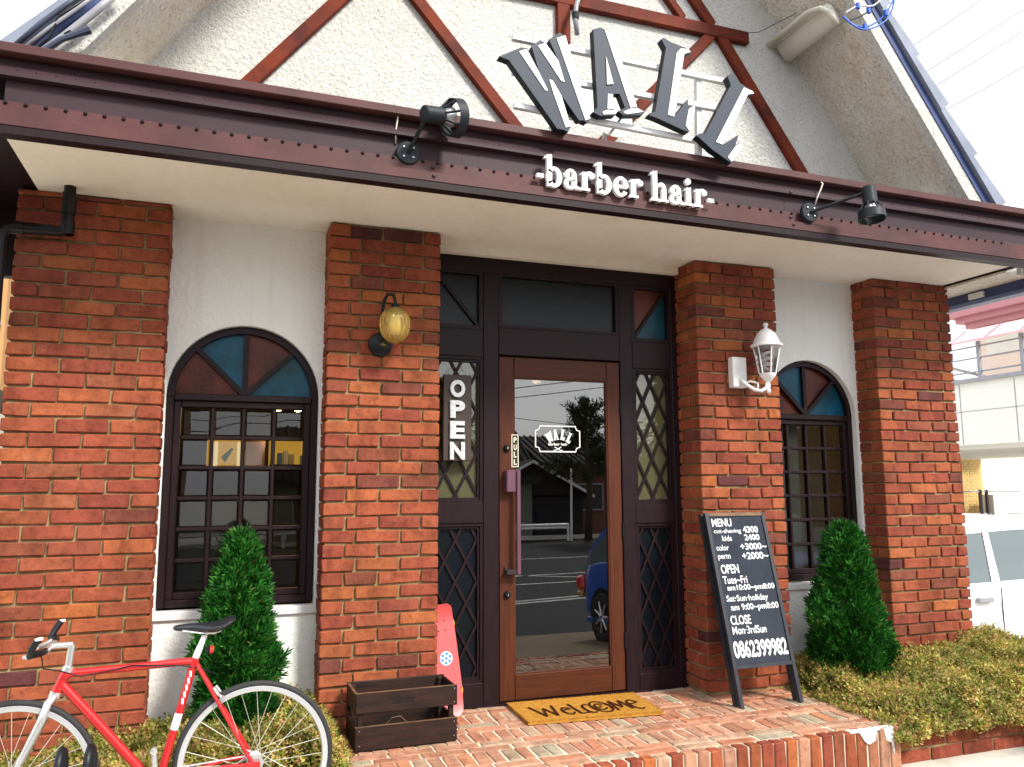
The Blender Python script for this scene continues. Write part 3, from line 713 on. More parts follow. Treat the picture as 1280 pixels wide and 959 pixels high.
# coved channel below the top flange
ya = [(.034, .3215), (.032, .300), (.024, .280), (.010, .262), (.0, .245), (.0, .232), (.034, .232)]
vs = [(XL, a, b) for a, b in ya]+[(XR-.8, a, b) for a, b in ya]; k = len(ya)
BS(MB().add(vs, [(i, i+k, i+1+k, i+1) for i in range(k-1)]), 'top_channel', M_BEAM)
mb = MB(); mb.box(XL, XR-.8, .012, .034, .07, .130, c=.002); BS(mb, 'bottom_angle', M_FLANGE)
mb = MB(); mb.box(XL, XR-.8, -.010, .034, .022, .071, c=.003); BS(mb, 'bottom_flange', M_FLANGE)
BS(MB().box(XL, XR-.8, -.010, .05, -.012, .0195), 'drip_edge', M_FRAME)
mb = MB()
for i in range(78):
    x = -2.75+i*.0705
    mb.lathe([(.0085, 0), (.0075, -.005), (.004, -.008), (0, -.0085)], (x, .0125, .122), (0, 1, 0), 7)
    if i % 1 == 0 and (x < -.6 or x > -.2 or True): mb.lathe([(.0055, 0), (.005, -.004), (0, -.005)], (x+.03, .012, .262), (0, 1, 0), 6)
BS(mb, 'rivets', M_FRAME, kind='stuff')
for x in (-1.03, 1.03):
    BS(MB().box(x-.001, x+.001, .0345, .0352, .130, .232), 'joint_seam', M_BLACK)
    for zz, yy in ((.05, -.010), (.10, .012), (.24, .0)): BS(MB().lathe([(.010, 0), (.009, -.006), (0, -.008)], (x+.02, yy, zz), (0, 1, 0), 8), 'joint_bolt', M_BEAM)
for x in (-1.12, -.98, -.86, -.78): BS(MB().box(x, x+.002, .0343, .0351, .130, .232), 'web_streak', M_FRAME)

# ------------------------------------------------------------------ entrance screen
YD = .24
ent = thing('entrance_screen', '', '', (0, 0, 0)); del ent['label']; del ent['category']; ent.parent = shop; ent.location = (0, YD, 0)
def E_(mb, name, m, parent=None, **k): return S(mb, name, m, parent or ent, **k)
def bar(x0, x1, z0, z1, y0=YD, y1=YD+.07, m=M_FRAME, name='frame_member', c=.004):
    return E_(MB().box(x0, x1, y0, y1, z0, z1, c=c), name, m)
bar(.325, .42, 0, 2.48); bar(1.218, 1.305, 0, 2.48); bar(1.585, 1.66, 0, 2.48); bar(-.05, .012, 0, 2.48)
bar(.42, 1.218, 1.985, 2.15); bar(.012, .325, 1.965, 2.13); bar(1.305, 1.585, 1.945, 2.12)
bar(-.05, 1.66, 2.48, 2.60, YD-.003)
for (a, b, e0, e1, f0, f1) in ((.012, .325, .13, 1.005, 1.12, 1.965), (1.305, 1.585, .10, .985, 1.10, 1.945)):
    bar(a, b, e1, f0); bar(a, b, 0.0, e0)
    for z0, z1 in ((e0, e1), (f0, f1)):
        # moulding round the glass
        for t_, y_ in ((.016, .008), (.03, .018)):
            mb = MB(); s0 = t_-.016
            mb.box(a+s0, a+t_, YD+y_, YD+.055, z0+s0, z1-s0); mb.box(b-t_, b-s0, YD+y_, YD+.055, z0+s0, z1-s0)
            mb.box(a+t_, b-t_, YD+y_, YD+.055, z0+s0, z0+t_); mb.box(a+t_, b-t_, YD+y_, YD+.055, z1-t_, z1-s0)
            E_(mb, 'moulding', M_FRAME)
        ga, gb, gc, gd = a+.03, b-.03, z0+.03, z1-.03
        E_(MB().box(ga, gb, YD+.040, YD+.044, gc, gd), 'lattice_glass', M_OGLASS if z0 > 1 else M_SDARK)
        # diamond lattice
        pw_, ph_ = (gb-ga)/2, .235
        for s_ in (1, -1):
            kk = -3
            for i in range(-3, 12):
                # lines  (x-ga)/pw_*... : z = gc + ph_*( i + s*(x-ga)/pw_ )/1
                pts = []
                def zz(x): return gd-ph_*(i*1.0 + s_*(x-ga)/pw_)-.06
                def xx(z): return ga+pw_*s_*(((gd-.06-z)/ph_)-i)
                for x in (ga, gb):
                    z = zz(x)
                    if gc-1e-6 <= z <= gd+1e-6: pts.append((x, z))
                for z in (gc, gd):
                    x = xx(z)
                    if ga < x < gb: pts.append((x, z))
                if len(pts) < 2: continue
                p0 = Vector((pts[0][0], 0, pts[0][1])); p1 = Vector((pts[1][0], 0, pts[1][1]))
                if (p1-p0).length < .05: continue
                d = (p1-p0).normalized(); q = Vector((-d.z, 0, d.x))*.0075
                yy = YD+.024+(.003 if s_ > 0 else 0)
                E_(MB().prism([((p0-q).x, (p0-q).z), ((p1-q).x, (p1-q).z), ((p1+q).x, (p1+q).z), ((p0+q).x, (p0+q).z)], yy, YD+.039), 'lattice_bar', M_FRAME)
# transom lights
E_(MB().box(.445, 1.195, YD+.03, YD+.034, 2.165, 2.47), 'transom_pane', M_SDARK)
mb = MB(); mb.box(.42, .445, YD+.005, YD+.05, 2.15, 2.48); mb.box(1.195, 1.218, YD+.005, YD+.05, 2.15, 2.48); mb.box(.445, 1.195, YD+.005, YD+.05, 2.15, 2.168); mb.box(.445, 1.195, YD+.005, YD+.05, 2.462, 2.48)
E_(mb, 'moulding', M_FRAME)
for (a, b, z0, z1, mA, mB, fl) in ((.012, .325, 2.13, 2.48, M_SDARK, M_SDARK, False), (1.305, 1.585, 2.12, 2.48, M_SRED, M_SBLUE, True)):
    mb = MB(); mb.box(a, a+.025, YD+.005, YD+.05, z0, z1); mb.box(b-.025, b, YD+.005, YD+.05, z0, z1); mb.box(a+.025, b-.025, YD+.006, YD+.05, z0, z0+.022); mb.box(a+.025, b-.025, YD+.006, YD+.05, z1-.022, z1)
    E_(mb, 'moulding', M_FRAME)
    a += .025; b -= .025; z0 += .022; z1 -= .022
    if fl:
        E_(MB().prism([(a, z0), (b, z1), (a, z1)], YD+.032, YD+.035), 'stained_pane', mA); E_(MB().prism([(a, z0), (b, z0), (b, z1)], YD+.032, YD+.035), 'stained_pane', mB)
        p0, p1 = Vector((a, 0, z0)), Vector((b, 0, z1))
    else:
        E_(MB().prism([(a, z1), (a, z0), (b, z0)], YD+.032, YD+.035), 'stained_pane', mA); E_(MB().prism([(a, z1), (b, z0), (b, z1)], YD+.032, YD+.035), 'stained_pane', mB)
        p0, p1 = Vector((a, 0, z1)), Vector((b, 0, z0))
    d = (p1-p0).normalized(); q = Vector((-d.z, 0, d.x))*.01
    E_(MB().prism([((p0-q).x, (p0-q).z), ((p1-q).x, (p1-q).z), ((p1+q).x, (p1+q).z), ((p0+q).x, (p0+q).z)], YD+.014, YD+.045), 'diagonal_bar', M_FRAME)
# threshold
E_(MB().box(.0, 1.62, YD-.01, YD+.10, -.004, .012), 'threshold', M_FRAME)

# door leaf
door = thing('entrance_door', '', '', (0, 0, 0)); del door['label']; del door['category']; door.parent = shop; door.location = (.427-.8, YD, 0)
def D_(mb, name, m, **k): return S(mb, name, m, door, **k)
dx0, dx1, dz0, dz1 = .425, 1.213, .016, 1.975; y0 = YD+.008; y1 = y0+.04
D_(MB().box(dx0, .517, y0, y1, dz0, dz1, c=.003), 'stile', M_DOOR)
D_(MB().box(1.127, dx1, y0, y1, dz0, dz1, c=.003), 'stile', M_DOOR)
D_(MB().box(.519, 1.125, y0+.001, y1, 1.855, dz1, c=.003), 'rail', M_DOORH)
D_(MB().box(.519, 1.125, y0+.001, y1, dz0, .154, c=.003), 'rail', M_DOORH)
D_(MB().box(.512, 1.132, y0+.018, y0+.024, .15, 1.86), 'door_pane', M_GLASS)
mb = MB()
mb.box(.517, .524, y0+.005, y0+.018, .154, 1.855); mb.box(1.12, 1.127, y0+.005, y0+.018, .154, 1.855); mb.box(.524, 1.12, y0+.005, y0+.018, 1.848, 1.855); mb.box(.524, 1.12, y0+.005, y0+.018, .154, .161)
D_(mb, 'glazing_bead', M_DOOR)
hn = D_(MB().box(.452, .508, y0-.055, y0-.0, 1.18, 1.305, c=.004).box(.512, .534, y0-.062, y0-.04, .715, 1.305, c=.003), 'handle', M_HANDLE)
D_(MB().box(.452, .512, y0-.055, y0-.012, .715, .742, c=.003).box(.452, .47, y0-.012, y0, .70, .757, c=.002), 'handle_bracket', M_PURP)
for zz in (1.434, .60):
    D_(MB().lathe([(0, -.022), (.012, -.021), (.019, -.014), (.021, -.006), (.021, 0)], (.470, y0, zz), (0, 1, 0), 20), 'lock_cylinder', M_BLACK, smooth=40)
    D_(MB().box(.468, .472, y0-.024, y0-.0215, zz-.006, zz+.006), 'keyway', M_ALU)
for zz in (1.70, .95, .30): D_(MB().tube([(1.217, y0-.006, zz-.045), (1.217, y0-.006, zz+.045)], .008, 8), 'hinge', M_BLACK)
# door stickers
yb = y0+.0165
M_STK = mat('white_vinyl', (.85, .85, .83), .5); M_STKB = mat('black_vinyl', (.012, .012, .012), .4); M_STKC = mat('cream_vinyl', (.80, .72, .55), .5)
px0, px1, pz0, pz1 = .500, .543, 1.325, 1.515
D_(MB().box(px0, px1, yb-.0188, yb-.018, pz0, pz1), 'pull_sticker', M_STKC)
D_(MB().box(px0+.005, px1-.005, yb-.0194, yb-.0187, pz0+.005, pz1-.005), 'pull_sticker_field', M_STKB)
for i, ch in enumerate('PULL'):
    text_obj('sticker_letter', ch, (px0+.013-.427, yb-.0196-YD, pz1-.048-i*.043), (1, 0, 0), (0, 0, 1), .018, .032, M_STKC, door, .0005, .03)
# logo frame with notched corners
lx0, lx1, lz0, lz1 = .655, .95, 1.415, 1.575; lx = (lx0+lx1)/2
def notch(x0, x1, z0, z1, c):
    return [(x0+c, z0), (x1-c, z0), (x1-c*.75, z0+c*.75), (x1, z0+c), (x1, z1-c), (x1-c*.75, z1-c*.75), (x1-c, z1), (x0+c, z1), (x0+c*.75, z1-c*.75), (x0, z1-c), (x0, z0+c), (x0+c*.75, z0+c*.75)]
A = notch(lx0, lx1, lz0, lz1, .03); B = notch(lx0+.007, lx1-.007, lz0+.007, lz1-.007, .027)
mb = MB()
for i in range(len(A)):
    k = (i+1) % len(A); mb.add([(A[i][0], yb, A[i][1]), (A[k][0], yb, A[k][1]), (B[k][0], yb, B[k][1]), (B[i][0], yb, B[i][1])], [(0, 1, 2, 3)])
D_(mb, 'logo_border', M_STK)
text_obj('logo_tagline', 'barber hair', (lx-.062-.427, yb-YD, 1.455), (1, 0, 0), (0, 0, 1), .124, .017, M_STK, door, .0004, .02)
mb = MB()
for s_ in (-1, 1):
    mb.add([(lx-.024*s_, yb, 1.424), (lx-.020*s_, yb, 1.422), (lx+.024*s_, yb, 1.445), (lx+.020*s_, yb, 1.449)], [(0, 1, 2, 3) if s_ > 0 else (3, 2, 1, 0)])
    mb.add([(lx+s_*.024+.006*math.cos(t*.7), yb-.0003, 1.425+.005*math.sin(t*.7)) for t in range(9)], [tuple(range(9))])
D_(mb, 'logo_scissors', M_STK)

# ------------------------------------------------------------------ interior
intr = []
def I(name, mb, m, **k): return S(mb, name, m, shop, **k)
I('shop_floor', MB().box(-1.95, 3.6, .36, 6.9, -.05, .0), mat('shop_floor_boards', (.04, .025, .015), .4, noise=.3))
I('shop_back_wall', MB().box(-1.95, 3.6, 4.6, 4.7, 0, 2.6), mat('shop_wall', (.11, .095, .075), .7, noise=.2))
I('shop_ceiling', MB().box(-1.95, 3.6, .34, 4.7, 2.6, 2.65), mat('shop_ceiling_paint', (.25, .24, .21), .8))
I('partition', MB().box(-.30, -.22, 1.6, 4.6, 0, 2.6), mat('partition_paint', (.16, .14, .11), .8))
# white back faces behind frames so that no daylight leaks
def lamp(x, y, z, e):
    l = bpy.data.lights.new('ceiling_lamp_light', 'POINT'); l.energy = e; l.color = (1, .62, .28); l.shadow_soft_size = .05
    o = bpy.data.objects.new('lamp_light', l); COL.objects.link(o); o.location = (x, y, z)
def pendant(x, y, z, n, label, e):
    t = thing('ceiling_lamp', label, 'lamp', (x, y, z), 'warm ceiling lamps inside the shop')
    MB().tube([(0, 0, .03), (0, 0, 2.6-z)], .006, 6).build('stem', M_BLACK, t)
    MB().tube([(-.16, 0, .03), (.16, 0, .03)], .008, 6).build('arm', M_BLACK, t)
    for i in range(n):
        xx = (-.14+.28*i/(n-1)) if n > 1 else 0
        MB().lathe([(0, -.035), (.022, -.028), (.032, 0), (.022, .024), (.01, .034)], (xx, 0, 0), (0, 0, 1), 12).build('bulb', M_LAMP, t, smooth=True)
    lamp(x, y, z-.08, e)
pendant(-.585, 1.9, 1.80, 3, 'three warm bulbs on a bar seen through the arched window by the crate', 8)
pendant(1.75, 3.0, 2.33, 2, 'pair of warm bulbs glimpsed through the entrance door glass', 9)
t = thing('display_poster', 'yellow poster, its lamplight put in as emission, seen through the left arched window', 'poster', (-1.06, 3.2, 1.50))
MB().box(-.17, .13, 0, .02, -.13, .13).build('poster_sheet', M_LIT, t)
for i, (a, b) in enumerate(((-.13, .05), (.08, .03))): MB().box(a, a+b, -.004, 0, -.12, .11).build('poster_stripe', M_GLOWW, t)
MB().prism([(-.05, -.02), (.03, .06), (.05, .05), (-.02, -.07)], -.006, -.001).build('poster_motif', mat('poster_green', (.1, .35, .2), .6), t)
t = thing('wall_shelf', 'shelf of small boxes before a panel glowing in place of a lit wall behind the left arched window', 'shelf', (-.56, 3.2, 1.42))
MB().box(-.14, .22, 0, .2, -.02, 0).build('board', M_CRATE, t)
MB().box(-.15, .23, .2, .215, -.02, .22).build('back_panel', M_LIT, t)  # self-glowing panel stands in for a wall section lit by lamps
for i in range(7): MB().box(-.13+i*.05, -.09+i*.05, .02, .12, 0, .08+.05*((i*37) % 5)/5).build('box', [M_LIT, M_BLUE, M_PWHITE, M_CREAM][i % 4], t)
t = thing('wall_mirror', 'wood framed mirror inside the shop behind the left window', 'mirror', (-.83, 3.25, 1.50))
MB().box(-.12, .10, 0, .02, -.15, .15).build('frame', M_DOOR, t)
MB().box(-.10, .08, -.004, 0, -.13, .13).build('glass', mat('mirror_glass', (.35, .2, .08), .15, metal=.4), t)
t = thing('reception_counter', 'dark wooden counter inside the shop', 'counter', (1.0, 3.4, 0))
MB().box(-.5, .9, 0, .5, 0, 1.0, c=.01).build('body', M_CRATE, t); MB().box(-.54, .94, -.04, .54, 1.0, 1.04, c=.005).build('top', M_DOOR, t)
t = thing('barber_chair', 'dark barber chair inside the shop behind the left window', 'chair', (-1.2, 1.6, 0))
MB().lathe([(0, .0), (.25, .0), (.24, .03), (.06, .05), (.05, .45), (0, .46)], (0, 0, 0), (0, 0, 1), 20).build('base', M_STEEL, t, smooth=30)
MB().box(-.25, .25, -.25, .25, .46, .58, c=.03).build('seat', M_SADDLE, t); MB().box(-.24, .24, .2, .3, .55, 1.15, c=.03).build('backrest', M_SADDLE, t)
for s_ in (-1, 1): MB().box(s_*.29-.03, s_*.29+.03, -.2, .2, .66, .72, c=.015).build('armrest', M_SADDLE, t)
# curtains behind right window
t = thing('net_curtain', 'pale net curtain hanging behind the right arched window', 'curtain', (2.67, .45, .6))
mb = MB(); vs = []; fs = []
nn = 60
for i in range(nn+1):
    x = -.13+.16*i/nn; yv = .012*math.sin(i*.9); vs += [(x, yv, 0), (x, yv, 1.08)]
for i in range(nn): fs.append((2*i, 2*i+2, 2*i+3, 2*i+1))
MB().add(vs, fs).build('cloth', mat('net_curtain_cloth', (.62, .60, .52), .9), t)
t = thing('window_shelf', 'dim shelf with bottles behind the right arched window', 'shelf', (2.45, .62, .62))
for z in (0, .3): MB().box(-.15, .12, 0, .18, z, z+.02).build('board', M_CRATE, t)
for i in range(5): MB().lathe([(0, 0), (.018, 0), (.018, .09), (.008, .11), (.008, .13), (0, .13)], (-.12+i*.05, .05, .32), (0, 0, 1), 10).build('bottle', [M_PWHITE, M_GREY][i % 2], t)

# ------------------------------------------------------------------ WALL sign
sign = thing('wall_sign', 'large black and white WALL letters on a white frame standing on the beam', 'sign', (.8, BY-.05, 2.98))
def SG(mb, name, m, **k): return S(mb, name, m, sign, **k)
C0 = Vector((-1.074, -4.174, 1.203))
def px(x, y, Y):
    d = fwd*1000+rt*(x-640)+up*(479.5-y); t = (Y-C0.y)/d.y; p = C0+d*t; return (p.x, p.z)
# letter outlines measured on the sign plane (x, z metres), derived once from survey points
YS_ = -.74
def T(c): return [px(620+a/3.7647, 20+b/3.763, YS_) for a, b in c]
letters = {
 'W': (T([(15, 190), (118, 148), (147, 152), (203, 262), (168, 142), (207, 112), (232, 126), (292, 205), (250, 110), (298, 78), (325, 92), (332, 110), (445, 487), (428, 500), (408, 490), (392, 492), (308, 372), (352, 522), (340, 545), (318, 535), (288, 530), (180, 375), (62, 208)]),
       [T([(108, 168), (143, 158), (202, 268), (243, 352), (232, 352)]), T([(196, 140), (232, 130), (292, 212), (322, 312), (306, 306)]), T([(250, 300), (266, 306), (308, 380), (350, 520), (328, 526), (272, 372)]), T([(285, 106), (325, 94), (443, 484), (420, 492)])]),
 'A': (T([(458, 62), (490, 54), (508, 60), (512, 68), (545, 70), (665, 428), (700, 452), (690, 465), (600, 467), (575, 447), (608, 432), (582, 366), (550, 366), (552, 440), (572, 452), (562, 467), (492, 470), (455, 452), (478, 430)]),
       [T([(513, 72), (542, 74), (662, 428), (632, 432)]), T([(526, 368), (549, 370), (550, 438), (524, 436)]), T([(598, 452), (630, 438), (662, 434), (694, 452), (612, 463)]), T([(500, 452), (524, 443), (552, 445), (568, 453), (558, 463), (505, 464)])]),
 'L': (T([(778, 108), (790, 102), (822, 122), (900, 153), (920, 172), (886, 182), (843, 470), (903, 391), (906, 432), (938, 416), (932, 470), (908, 546), (880, 536), (758, 480), (720, 466), (722, 458), (750, 450), (800, 150)]),
       [T([(868, 155), (902, 158), (914, 170), (884, 180), (838, 474), (808, 466), (850, 175)]), T([(906, 440), (935, 420), (930, 470), (907, 540), (892, 516)])]),
 'L2': (T([(1090, 282), (1108, 268), (1150, 316), (1202, 350), (1216, 366), (1185, 371), (1072, 602), (1142, 558), (1128, 606), (1170, 584), (1150, 625), (1108, 692), (1020, 630), (945, 562), (958, 552), (985, 555), (1105, 325)]),
        [T([(1165, 338), (1205, 355), (1212, 366), (1184, 370), (1066, 606), (1034, 594), (1150, 368)]), T([(1128, 612), (1166, 588), (1146, 628), (1108, 686), (1090, 664)])]),
}
for nm, (outl, inl) in letters.items():
    SG(MB().prism(outl, YS_, YS_+.045, 0, 1), 'letter', [M_LGREY, M_LEDGE])
    sgrp = [o for o in sign.children][-1]; sgrp['label'] = 'letter '+nm[0]+' of the big sign'
    for q in inl:
        m_ = MB().prism(q, YS_-.004, YS_-.0005, 0); S(m_, 'letter_inlay', M_LWHITE, sgrp)
# counter of the A as a pale grey plate on the face
S(MB().prism(T([(516, 190), (520, 325), (552, 322)]), YS_-.006, YS_-.0045), 'letter_counter', mat('counter_grey_board', (.60, .60, .58), .8), sgrp)
# frame
def rail_px(xa, ya, xb, yb, Y, r=.014):
    a = px(xa, ya, Y); b = px(xb, yb, Y); d = Vector((b[0]-a[0], 0, b[1]-a[1])); L = d.length; ang = math.atan2(d.z, d.x)
    mb = MB().cbox(0, L, -r, r, -r, r, .002); o = mb.build('frame_rail', M_RAILW, sign); o.location = (a[0]-sign.location.x, Y-sign.location.y, a[1]-sign.location.z); o.rotation_euler = (0, -ang, 0)
rail_px(640, 47, 912, 104, -.675); rail_px(640, 90, 905, 138, -.675); rail_px(642, 132, 890, 180, -.675)
for xx, yt_ in ((691, 60), (873, 98)): rail_px(xx, 166+(xx-691)*.17, xx-1, yt_, -.655, .015)
rail_px(683, 170, 905, 208, -.60, .018)

# ------------------------------------------------------------------ "-barber hair-" lettering
bh = thing('barber_hair_sign', 'white raised -barber hair- lettering fixed on the brown beam', 'sign', (.85, -.70, 2.75))
def glyph(ch):
    """bold condensed serif letters from stems, slabs and bowls; unit = x-height; returns list of polygons, advance"""
    def R(x0, x1, z0, z1): return [(x0, z0), (x1, z0), (x1, z1), (x0, z1)]
    def ring(cx, cz, ro, rz, ri, rzi, a0=0, a1=360, n=22):
        L = []
        for i in range(n):
            s0, s1 = rad(a0+(a1-a0)*i/n), rad(a0+(a1-a0)*(i+1)/n)
            L.append([(cx+ri*math.cos(s0), cz+rzi*math.sin(s0)), (cx+ro*math.cos(s0), cz+rz*math.sin(s0)), (cx+ro*math.cos(s1), cz+rz*math.sin(s1)), (cx+ri*math.cos(s1), cz+rzi*math.sin(s1))])
        return L
    def disc(cx, cz, r, n=14): return [[(cx+r*math.cos(2*math.pi*i/n), cz+r*math.sin(2*math.pi*i/n)) for i in range(n)]]
    if ch == '-': return [R(0, .36, .36, .56)], .46
    if ch == 'b': return [R(.08, .34, -.02, 1.62), [(-.06, 1.5), (.34, 1.66), (.34, 1.42), (-.06, 1.42)]]+ring(.46, .48, .42, .54, .16, .36), .98
    if ch == 'a': return ring(.34, .28, .34, .32, .10, .18)+[R(.42, .68, .05, .72)]+ring(.36, .66, .32, .38, .08, .24, 0, 180)+disc(.16, .70, .14)+[[(.6, .0), (.84, 0), (.84, .12), (.6, .2)]], .90
    if ch == 'r': return [R(.10, .36, 0, .98), R(-.02, .50, 0, .13), [(-.02, .88), (.36, 1.02), (.36, .84), (-.02, .84)]]+ring(.50, .68, .30, .36, .12, .2, 60, 180)+disc(.62, .82, .16), .82
    if ch == 'e': return ring(.42, .5, .42, .54, .17, .38, 0, 325)+[R(.2, .80, .44, .58)], .90
    if ch == 'h': return [R(.10, .36, 0, 1.62), R(-.02, .46, 0, .13), [(-.04, 1.5), (.36, 1.66), (.36, 1.42), (-.04, 1.42)], R(.62, .88, 0, .7), R(.52, 1.0, 0, .13)]+ring(.60, .66, .28, .38, .06, .2, 0, 150), 1.08
    if ch == 'i': return [R(.10, .36, 0, .98), R(-.02, .48, 0, .13), [(-.02, .88), (.36, 1.02), (.36, .84), (-.02, .84)]]+disc(.22, 1.34, .17), .56
    return [], .42
txt = '-barber hair-'
tot = sum(glyph(c)[1] for c in txt); X0, X1 = .300, 1.315; u = (X1-X0)/tot; x = X0; zb_ = 2.672; uz = .098
for i, ch in enumerate(txt):
    pol, adv = glyph(ch)
    if pol:
        mb = MB()
        for k, p in enumerate(pol):
            mb.prism([(x+a*u-bh.location.x, zb_+b*uz-bh.location.z-.012*(x-X0)) for a, b in p], -.0+.0004*(k % 5), .022)
        mb.build('letter', M_LWHITE, bh)
    x += adv*u
for xx in (.45, .8, 1.15): MB().tube([(xx-.85, .02, 0), (xx-.85, .09, 0)], .004, 6).build('stand_off', M_STEEL, bh)

# ------------------------------------------------------------------ spot lamps
def spotlight(label, px_, pz, arm, axis, cable, k=1.0):
    """axis = direction in which the lamp shines"""
    t = thing('spotlight', label, 'spotlight', (px_, BY+.012, pz), 'spotlights on the beam')
    MB().lathe([(0, -.022), (.050, -.022), (.056, -.017), (.057, 0)], (0, -.004, 0), (0, 1, 0), 28).build('mounting_plate', M_GRAPH, t, smooth=35)
    for a in (45, 135, 225, 315):
        MB().lathe([(0, -.008), (.005, -.007), (.006, 0)], (.032*math.cos(rad(a)), -.026, .032*math.sin(rad(a))), (0, 1, 0), 8).build('screw', M_STEEL, t)
    a = Vector(arm); MB().tube([(0, -.025, 0), tuple(a*.5+Vector((0, -.025, 0))*.5), tuple(a)], .0095, 10).build('arm', M_BLACK, t, smooth=40)
    ax = Vector(axis).normalized(); c = a+ax*.03
    MB().lathe([(0, -.055), (.034, -.053), (.038, -.048), (.039, .048), (.026, .052), (0, .052)], c, ax, 28).build('lamp_body', M_GRAPH, t, smooth=35)
    MB().lathe([(.012, 0), (.016, .02)], a+ax*0, Vector((0, 0, -1)), 10).build('knuckle', M_BLACK, t)
    f = c+ax*.115
    MB().lathe([(.070*k, -.024), (.073*k, .024), (.069*k, .026), (.064*k, .024), (.062*k, -.018), (.070*k, -.024)], f, ax, 36).build('lamp_ring', M_GRAPH, t, smooth=35)
    MB().lathe([(.026, .048), (.038, .075), (.046, .098), (0, .100)], c, ax, 24).build('bulb', M_ALU, t, smooth=40)
    u = ax.cross(Vector((0, 0, 1)))
    if u.length < .1: u = Vector((1, 0, 0))
    u.normalize(); v = ax.cross(u)
    for kk in range(8):
        d = u*math.cos(kk*math.pi/4)+v*math.sin(kk*math.pi/4)
        MB().tube([tuple(c+ax*.038+d*.034), tuple(f-ax*.018+d*.068*k)], .0055, 6).build('lamp_fin', M_GRAPH, t)
    MB().tube(cable, .004, 6).build('cable', M_CREAM, t, smooth=True)
    return t
spotlight('black spotlight on the beam pointing right, left of the WALL letters', -.33, 2.752, (.055, -.17, .130), (.93, .30, .16),
          [(-.055, .0, .045), (-.06, -.018, .10), (-.052, -.022, .16), (-.056, -.02, .22), (-.062, .03, .26)], 1.22)
spotlight('black spotlight on the beam pointing down, right of the barber hair lettering', 1.955, 2.728, (.262, -.19, .095), (-.03, -.10, -1),
          [(.05, 0, .045), (.06, -.018, .10), (.08, -.022, .14), (.10, -.02, .18), (.09, .03, .24)])

# ------------------------------------------------------------------ wall lamps
t = thing('globe_lamp', 'black bracket lamp with a ribbed amber glass globe on the brick pillar', 'wall lamp', (-.325, 0, 1.96))
MB().lathe([(0, -.03), (.045, -.03), (.062, -.02), (.065, 0)], (0, 0, .0), (0, 1, 0), 24).build('back_plate', M_BLACK, t, smooth=35)
MB().tube([(0, -.02, .0), (0, -.035, .13), (.005, -.05, .22), (.02, -.075, .258), (.045, -.11, .25), (.052, -.125, .21), (.052, -.125, .185)], .009, 10).build('arm', M_BLACK, t, smooth=True)
gc = Vector((.052, -.125, .095))
MB().lathe([(.0, .10), (.02, .10), (.024, .085), (.044, .07), (.048, .052), (.044, .045), (0, .045)], gc, (0, 0, 1), 28).build('cap', M_BLACK, t, smooth=35)
vs = []; fs = []; nA, nB = 64, 20
for i in range(nB+1):
    a = math.pi*(.10+.90*i/nB); zz = math.cos(a)*.098 if i < nB else -.098; rr = .078*math.sin(a)*(1+.05*math.cos(a))
    for k in range(nA):
        th = 2*math.pi*k/nA; r2 = rr*(1+.045*math.cos(16*th)); vs.append((gc.x+r2*math.cos(th), gc.y+r2*math.sin(th), gc.z-.01+zz))
for i in range(nB):
    for k in range(nA): fs.append((i*nA+k, i*nA+(k+1) % nA, (i+1)*nA+(k+1) % nA, (i+1)*nA+k))
MB().add(vs, [f[::-1] for f in fs]).build('glass_globe', M_AMBER, t, smooth=True)
MB().lathe([(0, .05), (.018, .045), (.020, .015), (.034, -.02), (.03, -.045), (0, -.058)], gc, (0, 0, 1), 16).build('bulb', M_BULB, t, smooth=True)

t = thing('white_lantern', 'white carriage lantern with a spiral bulb on the brick pillar', 'wall lamp', (1.90, 0, 1.80))
MB().box(-.062, .040, -.055, 0, .01, .20, c=.006).build('back_box', M_PWHITE, t)
MB().tube([(-.01, -.055, .06), (.0, -.10, .02), (.03, -.135, -.012), (.07, -.15, -.02), (.10, -.155, .0), (.115, -.155, .045)], .011, 10).build('scroll_arm', M_PWHITE, t, smooth=True)
MB().tube([(.0, -.06, .03), (.03, -.10, .045), (.06, -.13, .03), (.05, -.14, .0)], .007, 8).build('scroll', M_PWHITE, t, smooth=True)
lc = Vector((.115, -.155, .0))
MB().lathe([(0, -.035), (.010, -.03), (.015, -.015), (.009, .0), (.014, .012), (.011, .03), (.03, .055), (.048, .075), (.050, .088), (0, .088)], lc, (0, 0, 1), 24).build('base_cup', M_PWHITE, t, smooth=45)
r_b, r_t, zb0, zt0 = .047, .078, .088, .255
for k in range(6):
    a = rad(60*k+15); b_ = rad(60*(k+1)+15)
    pb = lc+Vector((r_b*math.cos(a), r_b*math.sin(a), zb0)); pt_ = lc+Vector((r_t*math.cos(a), r_t*math.sin(a), zt0))
    MB().tube([tuple(pb), tuple(pt_)], .0048, 6).build('post', M_PWHITE, t)
    qb = lc+Vector((r_b*math.cos(b_), r_b*math.sin(b_), zb0)); qt = lc+Vector((r_t*math.cos(b_), r_t*math.sin(b_), zt0))
    MB().add([pb, qb, qt, pt_], [(0, 1, 2, 3)]).build('lantern_pane', M_CLEAR, t)
MB().lathe([(.090, .252), (.096, .256), (.094, .266), (.080, .272), (.072, .30), (.055, .335), (.03, .36), (.012, .368), (.010, .378), (.017, .388), (.013, .40), (0, .405)], lc, (0, 0, 1), 36).build('roof_cap', M_PWHITE, t, smooth=40)
MB().lathe([(.0, .253), (.090, .253)], lc, (0, 0, 1), 24).build('roof_underside', M_PWHITE, t)
hp = []
for i in range(90):
    a = i/90*math.pi*2*3.0; rr = .024+.004*math.sin(i/90*math.pi); hp.append(tuple(lc+Vector((rr*math.cos(a), rr*math.sin(a), .115+.11*i/90))))
